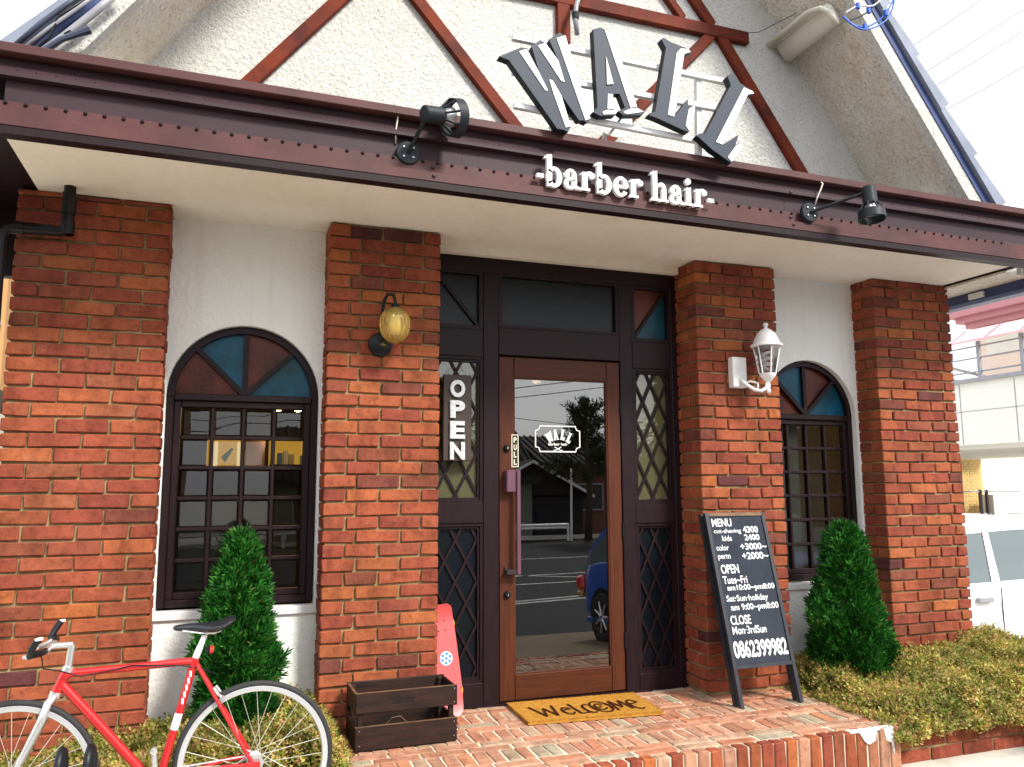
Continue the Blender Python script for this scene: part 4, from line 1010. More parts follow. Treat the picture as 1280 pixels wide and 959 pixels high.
MB().tube(hp, .0095, 8).build('spiral_bulb', mat('lamp_tube_white', (.88, .88, .86), .3), t, smooth=True)

# ------------------------------------------------------------------ OPEN sign
t = thing('open_sign', 'brown board with silver marquee OPEN letters hung on the sidelight', 'sign', (.16, YD-.02, 1.6))
MB().box(-.083, .083, -.014, .012, -.243, .248, c=.003).build('board', M_BROWNB, t)
M_MARQ = mat('marquee_metal', (.78, .79, .80), .35, metal=.35, noise=.3, nscale=60)
for i, ch in enumerate('OPEN'):
    zc = .20-.118*i
    text_obj('letter', ch, (-.046, -.026, zc-.082), (1, 0, 0), (0, 0, 1), .086, .098, M_MARQ, t, .004, .045)
    text_obj('letter_side', ch, (-.048, -.024, zc-.084), (1, 0, 0), (0, 0, 1), .090, .102, M_STEEL, t, .002, .055)
mb = MB(); mb.tube([(-.06, 0, .245), (0, .01, .32), (.06, 0, .245)], .0015, 4); mb.build('hanging_wire', M_STEEL, t)

# ------------------------------------------------------------------ blackboard
lean = math.atan2(.235, 1.035)
t = thing('menu_blackboard', 'leaning A-frame blackboard with white MENU, prices and opening hours', 'blackboard', (1.835, -.292, 0), rot=(0, 0, .0))
bo = Vector((-.208, 0, 0)); ux = Vector((1, 0, 0)); uy = Vector((-.03, math.sin(lean), math.cos(lean))).normalized(); nn = ux.cross(uy); nn.normalize()
HB = 1.078; WB = .415; zl = .205
def Bp(a, b, c=0): p = bo+ux*a+uy*b+nn*c; return (p.x, p.y, p.z)
def bbox(a0, a1, b0, b1, c0, c1, name, m, par=t):
    vs = [Bp(a, b, c) for c in (c0, c1) for b in (b0, b1) for a in (a0, a1)]
    return MB().add(vs, [(0, 2, 3, 1), (4, 5, 7, 6), (0, 1, 5, 4), (2, 6, 7, 3), (0, 4, 6, 2), (1, 3, 7, 5)]).build(name, m, par)
bbox(.0, .022, 0, HB, -.012, .012, 'leg', M_BFRAME); bbox(WB-.022, WB, 0, HB, -.012, .012, 'leg', M_BFRAME)
bbox(.023, WB-.023, HB-.020, HB, -.011, .011, 'top_rail', M_CRATEE); bbox(.023, WB-.023, zl, zl+.02, -.011, .011, 'bottom_rail', M_BFRAME)
bbox(.023, WB-.023, zl+.021, HB-.021, -.006, .005, 'board_face', M_BOARD)
# rear frame folded behind
for a0 in (-.004, WB-.020): bbox(a0, a0+.024, .012, HB, -.055, -.028, 'rear_leg', M_BFRAME)
bbox(.024, WB-.024, HB-.03, HB-.012, -.05, -.03, 'rear_rail', M_BFRAME)
H0 = HB; HT = HB-zl
lines = [('MENU', .04, .41, .013, .070, .02), ('cut-shaving', .05, .56, .085, .125, .012), ('4300', .60, .89, .070, .118, .03), ('kids', .18, .36, .133, .172, .012), ('2400', .60, .89, .128, .172, .03),
         ('color', .04, .27, .198, .238, .012), ('+3000~', .49, .99, .190, .238, .025), ('perm', .04, .27, .268, .308, .012), ('+2000~', .49, .99, .255, .305, .025),
         ('OPEN', .05, .38, .335, .398, .02), ('Tues~Fri', .05, .50, .415, .468, .015), ('am10:00~pm8:00', .10, .985, .475, .525, .02), ('Sat·Sun·holiday', .05, .82, .545, .600, .015),
         ('am 9:00~pm8:00', .10, .985, .605, .660, .02), ('CLOSE', .05, .42, .680, .742, .02), ('Mon·3rdSun', .05, .67, .752, .805, .015), ('0862399982', .01, .99, .845, .960, .03)]
for s, a0, a1, v0, v1, bd in lines:
    s_h = (v1-v0)*(HT-.045); a0_, a1_ = .024+a0*(WB-.048), .024+a1*(WB-.048)
    org = Bp(a0_, HB-.024-v1*(HT-.045), .0052)
    text_obj('chalk_text', s, org, ux, uy, a1_-a0_, s_h, M_CHALK, t, .0008, bd)

# ------------------------------------------------------------------ doormat
t = thing('welcome_doormat', 'orange coir doormat with a dark handwritten WELCOME', 'doormat', (.81, -.0, .0))
p = [(.455-.81, .212), (1.222-.81, .172), (1.18-.81, -.245), (.435-.81, -.175)]
vs = [(a, b, .003) for a, b in p]+[(a, b, .018) for a, b in p]
MB().add(vs, [(4, 7, 6, 5), (0, 1, 2, 3), (0, 4, 5, 1), (1, 5, 6, 2), (2, 6, 7, 3), (3, 7, 4, 0)]).build('mat_pad', M_MAT, t)
fz = MB(); rnd = random.Random(3)
for i in range(4200):
    u_, v_ = rnd.random(), rnd.random()
    if i % 3 == 0: v_ = rnd.choice((0, 1)) + rnd.uniform(-.006, .006)
    elif i % 5 == 0: u_ = rnd.choice((0, 1))+rnd.uniform(-.005, .005)
    a = [(p[0][k]*(1-u_)+p[1][k]*u_)*(1-v_)+(p[3][k]*(1-u_)+p[2][k]*u_)*v_ for k in (0, 1)]
    d = rnd.uniform(0, 6.28); hx, hy = .0016*math.cos(d), .0016*math.sin(d)
    fz.add([(a[0]-hx, a[1]-hy, .017), (a[0]+hx, a[1]+hy, .017), (a[0]+rnd.uniform(-.004, .004), a[1]+rnd.uniform(-.004, .004), .0215)], [(0, 1, 2)])
fz.build('mat_fibres', M_MAT, t, kind='stuff')
def stroke_letters(strokes, name, th, o, ux, uy, w, h, z):
    for st in strokes:
        mb = MB()
        P_ = [Vector(o)+Vector(ux)*a*w+Vector(uy)*b*h for a, b in st]
        for i in range(len(P_)-1):
            d = (P_[i+1]-P_[i]).normalized(); q = Vector((-d.y, d.x, 0))*th/2; e = d*th*.25; zz = z+.00008*(i % 5)
            mb.add([(v.x, v.y, zz) for v in (P_[i]-e+q, P_[i]-e-q, P_[i+1]+e-q, P_[i+1]+e+q)], [(0, 1, 2, 3)])
        mb.build(name, M_MATT, t)
def arcp(cx, cy, rx, ry, a0, a1, n=16): return [(cx+rx*math.cos(rad(a0+(a1-a0)*i/n)), cy+ry*math.sin(rad(a0+(a1-a0)*i/n))) for i in range(n+1)]
sw = [[(0, 1), (.06, .05), (.105, .78), (.16, .05), (.205, .98)],
      [(.245, .45), (.33, .55)]+arcp(.29, .38, .045, .32, 35, 330), [(.365, 1.0), (.372, .06), (.455, .08)],
      arcp(.495, .42, .045, .40, 60, 300), arcp(.615, .5, .085, .52, 15, 375, 26), arcp(.61, .5, .045, .27, 40, 330, 18), [(.60, .5), (.625, .52)],
      [(.72, .05), (.745, .95), (.79, .30), (.84, .95), (.862, .1)], [(.885, .5), (.975, .62)]+arcp(.935, .45, .05, .45, 30, 300)]
stroke_letters(sw, 'mat_letter', .013, (-.285, -.13, 0), (.995, -.055, 0), (.02, 1, 0), .62, .20, .0228)

# ------------------------------------------------------------------ crate
t = thing('wooden_crate', 'dark stained open slatted wooden crate standing on the brick porch', 'crate', (-.22, -.30, 0), rot=(0, 0, .018))
cw, cdp, ch = .245, .25, .262
def cb(x0, x1, y0, y1, z0, z1, name='slat'): return MB().cbox(x0, x1, y0, y1, z0, z1, .0025, 0, .002, random).build(name, M_CRATE, t)
for z0, z1 in ((0.004, .112), (.168, ch)): cb(-cw, cw, 0, .012, z0, z1); 
for z0, z1 in ((.004, .112), (.125, ch)): cb(-cw, cw, cdp-.012, cdp, z0, z1)
for s_ in (-1, 1):
    xa = s_*cw; xb = s_*(cw-.013)
    for z0, z1 in ((0.004, .112), (.165, ch-.002)): cb(min(xa, xb)-.001*s_, max(xa, xb)-.001*s_, .0125, cdp-.0125, z0, z1, 'end_slat')
    for yy in (.013, cdp-.04): cb(s_*(cw-.026)-.012, s_*(cw-.026)+.012, yy, yy+.027, .004, ch-.006, 'corner_post')
for i in range(4): cb(-cw+.014, cw-.014, .014+i*.056, .014+i*.056+.05, .006, .016, 'base_slat')
MB().box(-cw, cw, .0, .012, ch-.0015, ch+.0008).build('worn_edge', M_CRATEE, t); MB().box(-cw-.001, -cw+.012, .0125, cdp-.0125, ch-.003, ch-.001).build('worn_edge', M_CRATEE, t)
MB().box(-cw, cw, -.0006, .012, .1105, .1128).build('worn_edge', M_CRATEE, t)
text_obj('stamped_mark', 'ZBZEY', (-.075, -.0005, .205), (1, 0, 0), (0, 0, 1), .115, .022, M_BLACK, t, .0006, .03)
for (a, b) in ((cw-.015, ch-.015), (cw-.015, .185), (cw-.015, .095), (-cw+.02, .095), (-cw+.02, .03), (cw-.015, .03)): MB().lathe([(0, -.002), (.003, -.0015), (.0035, 0)], (a, 0, b), (0, 1, 0), 7).build('nail', M_STEEL, t)
MB().tube([(-.10, .03, .10), (-.07, .02, .135), (-.03, .02, .14), (.01, .03, .10)], .0025, 5).build('rope_loop', M_CRATEE, t)

# ------------------------------------------------------------------ skateboard (stands on its tail)
t = thing('coral_skateboard', 'coral pink plastic mini skateboard standing upright behind the crate', 'skateboard', (.115, .11, .0), rot=(rad(-7), rad(-5.5), rad(8)))
L = .585; NX, NZ = 14, 40
def deck(u_, v_):     # v along length 0..1, u -1..1
    z = v_*L; wv = .074*(1-abs(2*v_-1)**5.0*.30)
    if v_ < .06: wv *= math.sqrt(max(.0, 1-((.06-v_)/.062)**2))*.55+.45
    if v_ > .95: wv *= math.sqrt(max(.0, 1-((v_-.95)/.0505)**2))*.5+.5
    yk = 0
    if v_ > .84: yk = -((v_-.84)/.16)**1.6*.045
    if v_ < .14: yk = -((.14-v_)/.14)**1.6*.02
    return (u_*wv, yk-.003*(u_**2), z)
vs = []; fs = []
for i in range(NZ+1):
    for k in range(NX+1): vs.append(deck(-1+2*k/NX, i/NZ))
o2 = len(vs)
for i in range(NZ+1):
    for k in range(NX+1): x_, y_, z_ = deck(-1+2*k/NX, i/NZ); vs.append((x_, y_+.010, z_))
for i in range(NZ):
    for k in range(NX):
        a = i*(NX+1)+k; fs.append((a, a+1, a+NX+2, a+NX+1)); fs.append((o2+a, o2+a+NX+1, o2+a+NX+2, o2+a+1))
ed = [k for k in range(NX+1)]+[i*(NX+1)+NX for i in range(1, NZ+1)]+[NZ*(NX+1)+k for k in range(NX-1, -1, -1)]+[i*(NX+1) for i in range(NZ-1, 0, -1)]
for a, b in zip(ed, ed[1:]+ed[:1]): fs.append((a, o2+a, o2+b, b))
MB().add(vs, fs).build('deck', M_SKATE, t, smooth=50)
for zz in (.445, .495, .095, .14):
    for s_ in (-1, 1): MB().lathe([(0, -.002), (.0035, -.002), (.004, 0)], (s_*.02, -.001, zz), (0, 1, 0), 10).build('deck_bolt', M_BLACK, t)
for zz in (.47, .12):
    MB().box(-.028, .028, .010, .03, zz-.03, zz+.03, c=.004).build('truck', M_ALU, t)
    MB().tube([(-.07, .042, zz), (.07, .042, zz)], .008, 8).build('axle', M_ALU, t)
    for s_ in (-1, 1): MB().lathe([(0, -.02), (.022, -.019), (.029, -.012), (.029, .012), (.022, .019), (0, .02)], (s_*.068, .044, zz), (1, 0, 0), 20).build('wheel', M_WHEEL, t, smooth=35)
st = MB().lathe([(0, -.0012), (.036, -.0012), (.0365, 0)], (.004, -.0005, .30), (0, 1, 0), 32).build('sticker', M_LBLUE, t)
for k in range(6):
    a0, a1 = k*60, k*60+34
    MB().add([(.004+r_*math.cos(rad(a0+(a1-a0)*i/5)), -.0022, .30+r_*math.sin(rad(a0+(a1-a0)*i/5))) for r_ in (.016, .031) for i in range(6)],
             [(i, i+1, i+7, i+6) for i in range(5)]).build('sticker_segment', M_BLUE, st)
MB().lathe([(0, -.0022), (.008, -.0022)], (.004, 0, .30), (0, 1, 0), 14).build('sticker_centre', M_BLUE, st)

# ------------------------------------------------------------------ bicycle
BYK = -.60
bike = thing('red_bicycle', 'red road bicycle with black saddle parked in front of the brick pillar', 'bicycle', (-1.36, BYK, -.2))
def bp_(x, y): a = px(x, y, BYK); return Vector((a[0]+1.36, 0, a[1]+.2))
RW = Vector((-.915+1.36, 0, .312)); FWc = Vector((-1.79+1.36, 0, .312)); Rr = .311
def wheel(c, name):
    w_ = bpy.data.objects.new(name, None); COL.objects.link(w_); w_.parent = bike; w_.location = c
    n_ = 72
    MB().tube([(math.cos(2*math.pi*i/n_)*(Rr-.012), 0, math.sin(2*math.pi*i/n_)*(Rr-.012)) for i in range(n_)], .0125, 10, closed=True).build('tyre', M_RUBBER, w_, smooth=True)
    MB().lathe([(Rr-.020, -.010), (Rr-.022, -.0105), (Rr-.040, -.0085), (Rr-.044, 0), (Rr-.040, .0085), (Rr-.022, .0105), (Rr-.020, .010)], (0, 0, 0), (0, 1, 0), 72).build('rim', M_RIMW, w_, smooth=40)
    MB().lathe([(0, -.045), (.008, -.045), (.010, -.032), (.028, -.030), (.028, -.026), (.012, -.02), (.012, .02), (.028, .026), (.028, .030), (.010, .032), (.008, .045), (0, .045)], (0, 0, 0), (0, 1, 0), 20).build('hub', M_ALU, w_, smooth=35)
    for k in range(28):
        a = 2*math.pi*k/28; s_ = -1 if k % 2 else 1; b = a+s_*(1.1 if (k//2) % 2 else -1.1)
        MB().tube([(.025*math.cos(b), s_*.028, .025*math.sin(b)), ((Rr-.042)*math.cos(a), 0, (Rr-.042)*math.sin(a))], .0011, 4, cap=False).build('spoke', M_SPOKE, w_)
    return w_
wheel(RW, 'rear_wheel'); wheel(FWc, 'front_wheel')
st_top = bp_(243, 826); st_cl = bp_(248, 824); bb = bp_(196, 984); hd_t = bp_(84, 838); hd_b = bp_(70, 866); tt_f = bp_(86, 842); dt_f = bp_(78, 856)
def ft(pts, r, name, m=M_RED, parent=bike, n=14): return MB().tube([tuple(p) for p in pts], r, n).build(name, m, parent, smooth=40)
ft([tt_f, st_cl-Vector((.0, 0, .005))], .0145, 'top_tube'); ft([dt_f, bb], .0175, 'down_tube'); ft([st_top+Vector((0.003, 0, .012)), bb], .0155, 'seat_tube'); ft([hd_t, hd_b], .0185, 'head_tube')
d_ = (bb-st_top)
for a, b in ((.42, .50),): ft([st_top+d_*a, st_top+d_*b], .0159, 'seat_tube_band', M_PWHITE)
ft([st_top+d_*.50, st_top+d_*.55], .0160, 'seat_tube_decal', M_LBLUE)
for k in range(5):
    q = st_top+d_*(.10+.055*k); MB().box(-.004, .004, -.0163, -.0150, -.011, .011).build('frame_letter', M_PWHITE, bike, loc=q)
for s_ in (-1, 1):
    ft([st_top+Vector((.008, s_*.012, -.01)), RW+Vector((-.03, s_*.055, .04)), RW+Vector((-.005, s_*.058, .0))], .0075, 'seat_stay')
    ft([bb+Vector((.01, s_*.025, 0)), RW+Vector((-.12, s_*.045, 0)), RW+Vector((0, s_*.058, 0))], .009, 'chain_stay')
    fk = [hd_b+Vector((-.004, s_*.012, -.012)), hd_b+Vector((-.018, s_*.040, -.03)), hd_b+Vector((-.034, s_*.048, -.085)), hd_b*.45+FWc*.55+Vector((.004, s_*.05, 0)), hd_b*.15+FWc*.85+Vector((.004, s_*.052, 0)), FWc+Vector((0, s_*.052, 0))]
    MB().tube([tuple(p) for p in fk], [.014, .015, .0145, .012, .009, .007], 12).build('fork_blade', M_ALU, bike, smooth=40)
ft([hd_b+Vector((.001, 0, .004)), hd_b+Vector((-.005, 0, -.016))], .021, 'headset', M_ALU)
ft([hd_t+Vector((0, 0, -.003)), hd_t+Vector((.006, 0, .014))], .020, 'headset', M_ALU)
stt = bp_(90, 806)
ft([hd_t+Vector((.003, 0, .01)), stt], .0125, 'stem', M_ALU); ft([stt+Vector((.004, 0, 0)), stt+Vector((-.055, 0, .0)), stt+Vector((-.075, 0, -.004))], .0115, 'stem_extension', M_ALU)
hb = stt+Vector((-.075, 0, -.004))
ft([hb+Vector((0, -.09, 0)), hb+Vector((0, .09, 0))], .0125, 'handlebar', M_ALU)
for s_ in (-1, 1):
    ft([hb+Vector((0, s_*.08, 0)), hb+Vector((-.005, s_*.15, .005)), hb+Vector((-.03, s_*.19, .005)), hb+Vector((-.022, s_*.205, .03)), hb+Vector((-.002, s_*.215, .065))], .0125, 'handlebar_end', M_BLACK if s_ < 0 else M_BLACK)
    MB().lathe([(.006, -.001), (.0085, -.002), (.0135, -.002), (.0140, .006)], hb+Vector((0.0, s_*.217, .068)), Vector((.1, 0, -1)), 16).build('bar_end', M_PWHITE, bike)
    ft([hb+Vector((-.02, s_*.15, .0)), hb+Vector((-.045, s_*.13, -.012)), hb+Vector((-.062, s_*.10, -.014))], .009, 'brake_lever', M_ALU)
MB().tube([tuple(hb+Vector((-.005, -.12, -.01))), tuple(hb+Vector((.0, -.10, -.06))), tuple(hd_t+Vector((-.02, -.05, .01))), tuple(hd_t+Vector((.05, -.03, -.02))), tuple(hd_t+Vector((.16, -.018, -.008))), tuple(hd_t*.5+st_top*.5+Vector((0, -.018, .004))), tuple(st_top+Vector((-.05, -.018, -.012))), tuple(st_top+Vector((.03, -.01, -.03))), tuple(st_top+Vector((.09, 0, -.06)))], .0025, 6).build('brake_cable', M_BLACK, bike, smooth=True)
sp = bp_(256, 794)
ft([st_top+Vector((0, 0, .0)), st_top+(sp-st_top)*.55], .0135, 'seat_collar', M_PWHITE); ft([st_top, sp], .0115, 'seat_post', M_PWHITE)
ft([sp+Vector((-.003, 0, -.002)), sp+Vector((.014, 0, .010)), sp+Vector((.035, 0, .008)), sp+Vector((.045, 0, .012))], .008, 'seat_clamp', M_ALU)
# saddle lofted
sd = bp_(258, 790)+Vector((.0, 0, .004)); vs = []; fs = []; nS, nR = 22, 16
for i in range(nS+1):
    f_ = i/nS; xx = -.125+.235*f_; wd = .018+.052*smooth01((f_-.25)/.6); hh = .012+.010*smooth01(f_/.5); zc = .018+.028*max(0, (f_-.72)/.28)**1.3-.006*math.exp(-((f_-.5)/.25)**2)
    if f_ < .05: wd *= .5+10*f_; hh *= .5+10*f_
    if f_ > .94: wd *= .85; hh *= .55
    for k in range(nR):
        a = 2*math.pi*k/nR; vv = hh*math.sin(a)*(1.0 if math.sin(a) > 0 else .9); vs.append((sd.x+xx, wd*math.cos(a), sd.z+zc+vv))
for i in range(nS):
    for k in range(nR): fs.append((i*nR+k, i*nR+(k+1) % nR, (i+1)*nR+(k+1) % nR, (i+1)*nR+k))
fs += [tuple(range(nR)), tuple(nS*nR+k for k in range(nR))[::-1]]
MB().add(vs, fs).build('saddle', M_SADDLE, bike, smooth=60)
for s_ in (-1, 1): ft([sd+Vector((-.09, s_*.015, .008)), sd+Vector((-.02, s_*.022, -.004)), sd+Vector((.05, s_*.022, -.002)), sd+Vector((.08, s_*.03, .02))], .0035, 'saddle_rail', M_ALU, n=8)
lt = bp_(263, 812)
MB().box(-.018, -.004, -.012, .012, -.016, .016, c=.004).build('light_clamp', M_BLACK, bike, loc=lt); MB().lathe([(0, -.010), (.014, -.008), (.018, 0), (.014, .006), (0, .006)], (0, 0, 0), (-1, 0, .1), 16).build('rear_light', M_REDL, bike, smooth=40, loc=lt+Vector((.004, 0, 0)))
bk = bp_(276, 868)
MB().tube([tuple(bk+Vector((-.028, -.028, .035))), tuple(bk+Vector((-.012, -.03, .01))), tuple(bk+Vector((.01, -.022, -.012)))], .006, 8).build('brake_arm', M_ALU, bike); MB().tube([tuple(bk+Vector((-.02, .028, .03))), tuple(bk+Vector((.01, .022, -.012)))], .006, 8).build('brake_arm', M_ALU, bike)
MB().lathe([(0, -.006), (.010, -.006), (.011, .004), (0, .004)], bk+Vector((.006, -.032, -.008)), (0, 1, 0), 14).build('brake_bolt', M_ALU, bike)
# cranks, chainring
MB().lathe([(.062, -.002), (.075, -.002), (.075, .002), (.062, .002), (.062, -.002)], bb+Vector((0, -.045, 0)), (0, 1, 0), 40).build('chainring', M_ALU, bike)
for k in range(5): a = k*2*math.pi/5+.3; MB().tube([tuple(bb+Vector((0, -.045, 0))), tuple(bb+Vector((.066*math.cos(a), -.045, .066*math.sin(a))))], .006, 6).build('chainring_arm', M_ALU, bike)
ft([bb+Vector((0, -.055, 0)), bb+Vector((0, .055, 0))], .016, 'bottom_bracket', M_ALU)
cr_t = bp_(194, 932)
MB().tube([tuple(bb+Vector((0, -.062, 0))), tuple(Vector((cr_t.x, -.066, cr_t.z)))], [.013, .010], 10).build('crank', M_ALU, bike, smooth=40)
MB().lathe([(0, -.009), (.007, -.009), (.0125, -.008), (.0125, .008), (0, .008)], Vector((cr_t.x, -.068, cr_t.z)), (0, 1, 0), 16).build('crank_end', M_ALU, bike)
MB().tube([tuple(bb+Vector((0, .062, 0))), tuple(bb*2-Vector((cr_t.x, -.066, cr_t.z)))], [.013, .010], 10).build('crank', M_ALU, bike, smooth=40)
for s_ in (-1, 1):
    c_ = Vector((cr_t.x, -.11, cr_t.z)) if s_ < 0 else bb*2-Vector((cr_t.x, -.11, cr_t.z))
    if s_ > 0: MB().box(-.045, .045, -.04, .04, -.01, .01, c=.004).build('pedal', M_BLACK, bike, loc=c_)
MB().lathe([(0, -.004), (.032, -.004), (.034, 0), (.032, .004), (0, .004)], RW+Vector((0, -.042, 0)), (0, 1, 0), 30).build('sprocket', M_ALU, bike)
MB().box(-.035, .02, -.064, -.058, -.016, .012, c=.002).build('dropout', M_RED, bike, loc=RW)
chp = [bb+Vector((0, -.043, .072)), RW+Vector((0, -.043, .034)), RW+Vector((.034, -.043, 0)), RW+Vector((0, -.043, -.034)), bb+Vector((0, -.043, -.072)), bb+Vector((-.07, -.043, 0))]
MB().tube([tuple(p) for p in chp], .0035, 6, closed=True).build('chain', M_STEEL, bike)

# bicycle rack: two black hoops
t = thing('bicycle_rack', 'pair of black bent steel hoops in front of the bicycle front wheel', 'bicycle rack', (-1.58, -.80, gz(-1.5, -.8)))
for s_ in (0, 1):
    x_ = -.006+.092*s_; zt_ = .482
    MB().tube([(x_-.002, -.06, -.0), (x_, -.055, zt_-.05), (x_+.002, -.04, zt_-.015), (x_+.004, -.01, zt_), (x_+.006, .02, zt_-.015), (x_+.007, .035, zt_-.05), (x_+.008, .04, 0)], .0145, 10).build('hoop', M_BLACK, t, smooth=True)
MB().tube([(0, .0, .012), (.16, 0, .012)], .012, 8).build('base_bar', M_BLACK, t)

# ------------------------------------------------------------------ vegetation
def leaf_mesh(name, V, F, m):
    me = bpy.data.meshes.new(name); me.vertices.add(len(V)); me.vertices.foreach_set('co', V.astype(np.float32).ravel())
    nf, k = F.shape; me.loops.add(nf*k); me.loops.foreach_set('vertex_index', F.astype(np.int32).ravel())
    me.polygons.add(nf); me.polygons.foreach_set('loop_start', np.arange(0, nf*k, k, dtype=np.int32)); me.polygons.foreach_set('loop_total', np.full(nf, k, dtype=np.int32))
    me.materials.append(m); me.update(calc_edges=True); me.validate(); return me
def norm(a): return a/np.maximum(1e-9, np.linalg.norm(a, axis=-1, keepdims=True))
def conifer(label, x, y, zb, H, prof, lobes, seed, n=9000):
    rg = np.random.default_rng(seed)
    t = thing('conifer', label, 'conifer', (x, y, zb), 'clipped conifers in front of the windows')
    MB().tube([(0, 0, -.05), (.01, 0, H*.4), (0, .01, H*.85)], [.022, .015, .004], 8).build('trunk', M_BARK, t)
    pz = np.array([p_[0] for p_ in prof]); pr = np.array([p_[1] for p_ in prof])
    h = rg.random(n*3); keep = rg.random(n*3) < np.interp(h, pz, pr)/pr.max()+.08; h = h[keep][:n]; m_ = len(h)
    th = rg.random(m_)*2*np.pi
    R = np.interp(h, pz, pr)
    # clumps: sprays gather on many small upright plumes
    nc = 170
    ch_ = rg.random(nc); cth = rg.random(nc)*2*np.pi
    bump = np.zeros(m_)
    for a, b in zip(ch_, cth):
        dth = np.angle(np.exp(1j*(th-b))); d2 = (dth*R/.045)**2+((h-a)*H/.085)**2; bump = np.maximum(bump, np.exp(-d2))
    Rf = R*(.78+.36*bump)
    for (lh, lt_, la, lw) in lobes:
        dth = np.angle(np.exp(1j*(th-lt_))); Rf += la*np.exp(-(dth/.7)**2-((h-lh)/lw)**2)
    Rf += .020*np.sin(th*3+h*9)*np.sin(h*13+th)+.012*np.sin(th*7-h*21)
    dep = rg.random(m_)**1.6*.30; dep[rg.random(m_) < .02] -= .12; rr = Rf*(1-dep)
    base = np.stack([rr*np.cos(th), rr*np.sin(th), h*H], 1)
    outw = np.stack([np.cos(th), np.sin(th), np.zeros(m_)], 1)
    d0 = norm(outw*.6+np.array([0, 0, .85])+rg.normal(0, .36, (m_, 3)))
    side = norm(np.cross(d0, rg.normal(0, 1, (m_, 3))))
    V = []; F = []
    Ls = .034+.022*rg.random(m_)
    # each spray: five leaflets fanned in a plane
    off = 0
    for k, (ang, l_) in enumerate(((0, 1.0), (.55, .72), (-.55, .72), (1.0, .5), (-1.0, .5), (.28, .85), (-.28, .85))):
        d = norm(d0*math.cos(ang)+side*math.sin(ang)); wv = norm(np.cross(d, np.cross(d0, side)))
        L_ = (Ls*l_)[:, None]; b0 = base+d0*(Ls*(.10*k))[:, None]
        p0 = b0; p1 = b0+d*L_*.55+wv*L_*.11; p2 = b0+d*L_; p3 = b0+d*L_*.55-wv*L_*.11
        V.append(np.stack([p0, p1, p2, p3], 1).reshape(-1, 3)); F.append((np.arange(m_)[:, None]*4+np.arange(4)[None])+off); off += m_*4
    me = leaf_mesh('crown', np.concatenate(V), np.concatenate(F), M_CONIF)
    link('crown', me, t)
    # inner dark mass
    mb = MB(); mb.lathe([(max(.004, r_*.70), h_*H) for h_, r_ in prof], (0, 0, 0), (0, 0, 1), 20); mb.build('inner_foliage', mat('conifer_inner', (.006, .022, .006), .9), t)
    return t
conifer('bushy green conifer under the left arched window, behind the bicycle saddle', -.985, -.09, -.02, 1.00,
        [(0, .08), (.1, .120), (.3, .138), (.45, .142), (.56, .130), (.64, .106), (.75, .100), (.87, .065), (.95, .038), (1, .012)], [(.40, -.2, .035, .10), (.50, 3.3, .035, .08), (.2, 5.0, .03, .1), (.66, 2.6, .02, .06)], 3)
conifer('bushy green conifer beside the outermost pillar, right of the blackboard', 2.555, -.12, -.03, .99,
        [(0, .12), (.1, .19), (.3, .205), (.45, .175), (.6, .145), (.75, .115), (.88, .085), (.95, .05), (1, .012)], [(.47, 3.3, .095, .09), (.22, .1, .06, .13), (.3, 4.6, .04, .1), (.7, .4, .02, .05)], 5, 9000)

def hedge(label, x0, x1, y0, y1, zfun, n, seed, parent_loc, spill=None):
    rg = np.random.default_rng(seed)
    X = rg.uniform(x0, x1, n); Y = rg.uniform(y0, y1, n); top = zfun(X, Y)
    keep = top > -.12; X, Y, top = X[keep], Y[keep], top[keep]; m_ = len(X)
    Z = top-rg.random(m_)**2*.11
    fl_ = -.055+.07*noise2(X, Y, 22, 21)-.05*np.clip((X-2.6)/1, 0, 1) if spill else -.2; Z = np.maximum(Z, fl_+rg.random(m_)*.03)
    stem = norm(np.stack([rg.normal(0, .45, m_), rg.normal(-.15, .45, m_), np.ones(m_)], 1))
    V = []; F = []; off = 0
    s = .014+.010*rg.random(m_)
    for k in range(7):
        a = k*2.4+rg.random(m_)*.8; u = norm(np.cross(stem, np.array([.3, .9, .1]))); v = np.cross(stem, u)
        lat = u*np.cos(a)[:, None]+v*np.sin(a)[:, None]; el = .25+.13*k
        d = norm(lat*math.cos(el)+stem*math.sin(el)); wv = norm(np.cross(d, stem)+rg.normal(0, .15, (m_, 3)))
        c = np.stack([X, Y, Z], 1)+stem*(s*(k*.45))[:, None]; L_ = (s*(1.25-.06*k))[:, None]
        p0 = c; p1 = c+d*L_*.5+wv*L_*.34+stem*L_*.1; p2 = c+d*L_; p3 = c+d*L_*.5-wv*L_*.34+stem*L_*.1
        V.append(np.stack([p0, p1, p2, p3], 1).reshape(-1, 3)); F.append((np.arange(m_)[:, None]*4+np.arange(4)[None])+off); off += m_*4
    q_ = rg.choice(m_, m_//6, replace=False); b0 = np.stack([X, Y, Z], 1)[q_]; st_ = stem[q_]; sw_ = norm(np.cross(st_, rg.normal(0, 1, (len(q_), 3))))*.0012
    V.append(np.stack([b0-st_*.03-sw_, b0-st_*.03+sw_, b0+st_*.03+sw_*.6, b0+st_*.03-sw_*.6], 1).reshape(-1, 3)); F.append((np.arange(len(q_))[:, None]*4+np.arange(4)[None])+off); off += len(q_)*4
    V = np.concatenate(V)-np.array(parent_loc)
    me = leaf_mesh('low_hedge', V, np.concatenate(F), M_HEDGE)
    o = bpy.data.objects.new('low_hedge', me); COL.objects.link(o); o.location = parent_loc; o['label'] = label; o['category'] = 'hedge'; o['kind'] = 'stuff'
    return o
def noise2(X, Y, s, seed):
    rg = np.random.default_rng(seed); r = np.zeros_like(X)
    for _ in range(10):
        a = rg.uniform(0, 6.28); f = s*rg.uniform(.6, 1.8); r += np.sin((X*math.cos(a)+Y*math.sin(a))*f+rg.uniform(0, 6.28))
    return r/10
